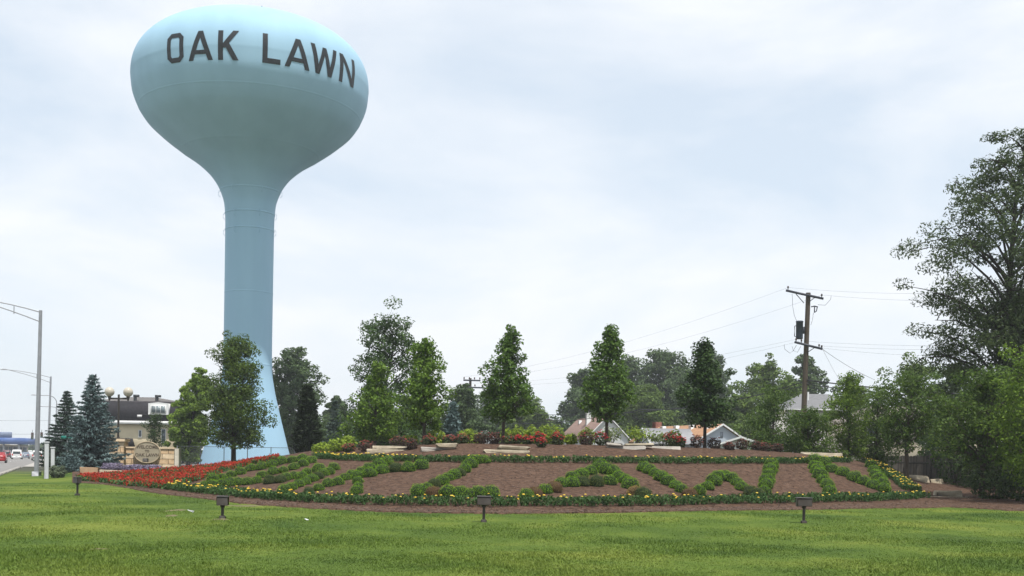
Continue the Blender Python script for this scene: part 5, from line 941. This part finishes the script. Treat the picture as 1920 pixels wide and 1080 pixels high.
road_car(-1, 868, (0.30, 0.012, 0.015), 'red car cut by the left edge of the photo', 'sedan'); road_car(32, 861, (0.72, 0.72, 0.71), 'white van seen from behind on the road', 'van', name='van', cat='van'); road_car(13, 858.5, (0.09, 0.02, 0.03), 'dark maroon suv left of the white van', 'suv', Y=262)
road_car(47, 860, (0.14, 0.17, 0.22), 'blue grey car right of the white van', 'sedan', Y=245); road_car(70, 862.5, (0.62, 0.62, 0.60), 'pale car half hidden by the nearest lamp post', 'suv', Y=205); road_car(57, 856, (0.5, 0.5, 0.5), 'distant silver car between van and lamp post', 'sedan', Y=320); road_car(56, 852, (0.7, 0.7, 0.7), 'farthest white vehicle at the end of the road', 'van', Y=470); road_car(24, 855, (0.05, 0.05, 0.06), 'distant dark car just left of the white van', 'sedan', Y=350)
for px, Y, c, k, lb, rz in ((361, 146, (0.05, 0.053, 0.058), 'suv', 'dark grey parked car beside the blue tower base', 3.3), (350, 156, (0.5, 0.5, 0.5), 'suv', 'silver parked car behind the dark grey one', 3.2)):
    b = on_ground(px, Y); car((b[0], b[1], b[2] + 0.03), rz, c, lb, k, group='parked cars by the tower')
# ------------------------------------------------------------------ far end of the road
Y = 380; a_, b_ = pix(-30, 820, Y), pix(38, 833, Y); blue = M('canopy_blue', (0.06, 0.12, 0.32), 0.5, 0.1, 0.5)
t = thing('petrol_station', (a_[0], Y, 0), 'blue canopied station far down the road', 'building'); Wm = b_[0] - a_[0]
part('canopy', [box(0, Wm, 0, 12, b_[2], a_[2])], blue, t)
for x in (1.0, Wm*0.5, Wm - 1.0): part('column', [box(x - 0.25, x + 0.25, 1, 1.5, 0, b_[2] - 0.005)], M('column_grey', (0.4, 0.4, 0.4)), t)
k1 = part('kiosk', [box(1.5, Wm - 2, 7, 11, 0, b_[2] - 0.3)], wall_t, t)
for k in range(6): part('pane', [box(2 + k*1.6, 3.3 + k*1.6, 6.94, 6.99, 0.6, b_[2] - 1)], glass, k1)
part('roof_sign', [box(Wm*0.2, Wm*0.72, 1.0, 1.4, a_[2] + 0.01, a_[2] + 1.9)], M('sign_greyblue', (0.18, 0.22, 0.32), 0.6, 0.1, 0.8), t)
for k, (px, Yb, top, wpx, c) in enumerate(((64, 640, 836, 26, (0.3, 0.25, 0.22)), (96, 600, 833, 26, (0.34, 0.36, 0.42)), (12, 560, 835, 40, (0.25, 0.24, 0.22)))):
    p = pix(px, top, Yb); w_ = wpx/FPX*Yb; t = thing('shop_building', (p[0], Yb, 0), ['far low brown building beyond the traffic signals', 'far low grey blue building beyond the second lamp post', 'far low brown building under the blue canopy'][k], 'building', 'far buildings along the road'); part('wall', [box(-w_/2, w_/2, 0, 10, 0, p[2])], M('far_wall_%d' % k, c, 0.9, 0.15, 0.3), t); part('parapet', [box(-w_/2 - 0.1, w_/2 + 0.1, -0.12, 10.1, p[2] + 0.003, p[2] + 0.4)], trim_w if k == 1 else wall_t, t)
    for j in range(4): part('window', [box(-w_/2 + w_*(j + 0.15)/4, -w_/2 + w_*(j + 0.85)/4, -0.06, -0.004, 0.8, p[2]*0.6)], glass, t)

# ------------------------------------------------------------------ hazy summer air
hz_m = bpy.data.materials.new('summer_haze'); hz_m.use_nodes = True; hn = hz_m.node_tree.nodes
for n_ in list(hn): hn.remove(n_)
ho = hn.new('ShaderNodeOutputMaterial'); hv_ = hn.new('ShaderNodeVolumePrincipled'); hv_.inputs['Color'].default_value = (0.92, 0.96, 1.0, 1); hv_.inputs['Density'].default_value = 0.0004; hv_.inputs['Anisotropy'].default_value = 0.2
hz_m.node_tree.links.new(hv_.outputs[0], ho.inputs['Volume'])
haze = put('haze', mesh_np('haze', [box(-620, 620, -120, 760, -1.2, 49.5)]), hz_m); tag(haze, 'thin pale summer haze in the air', kind='stuff')
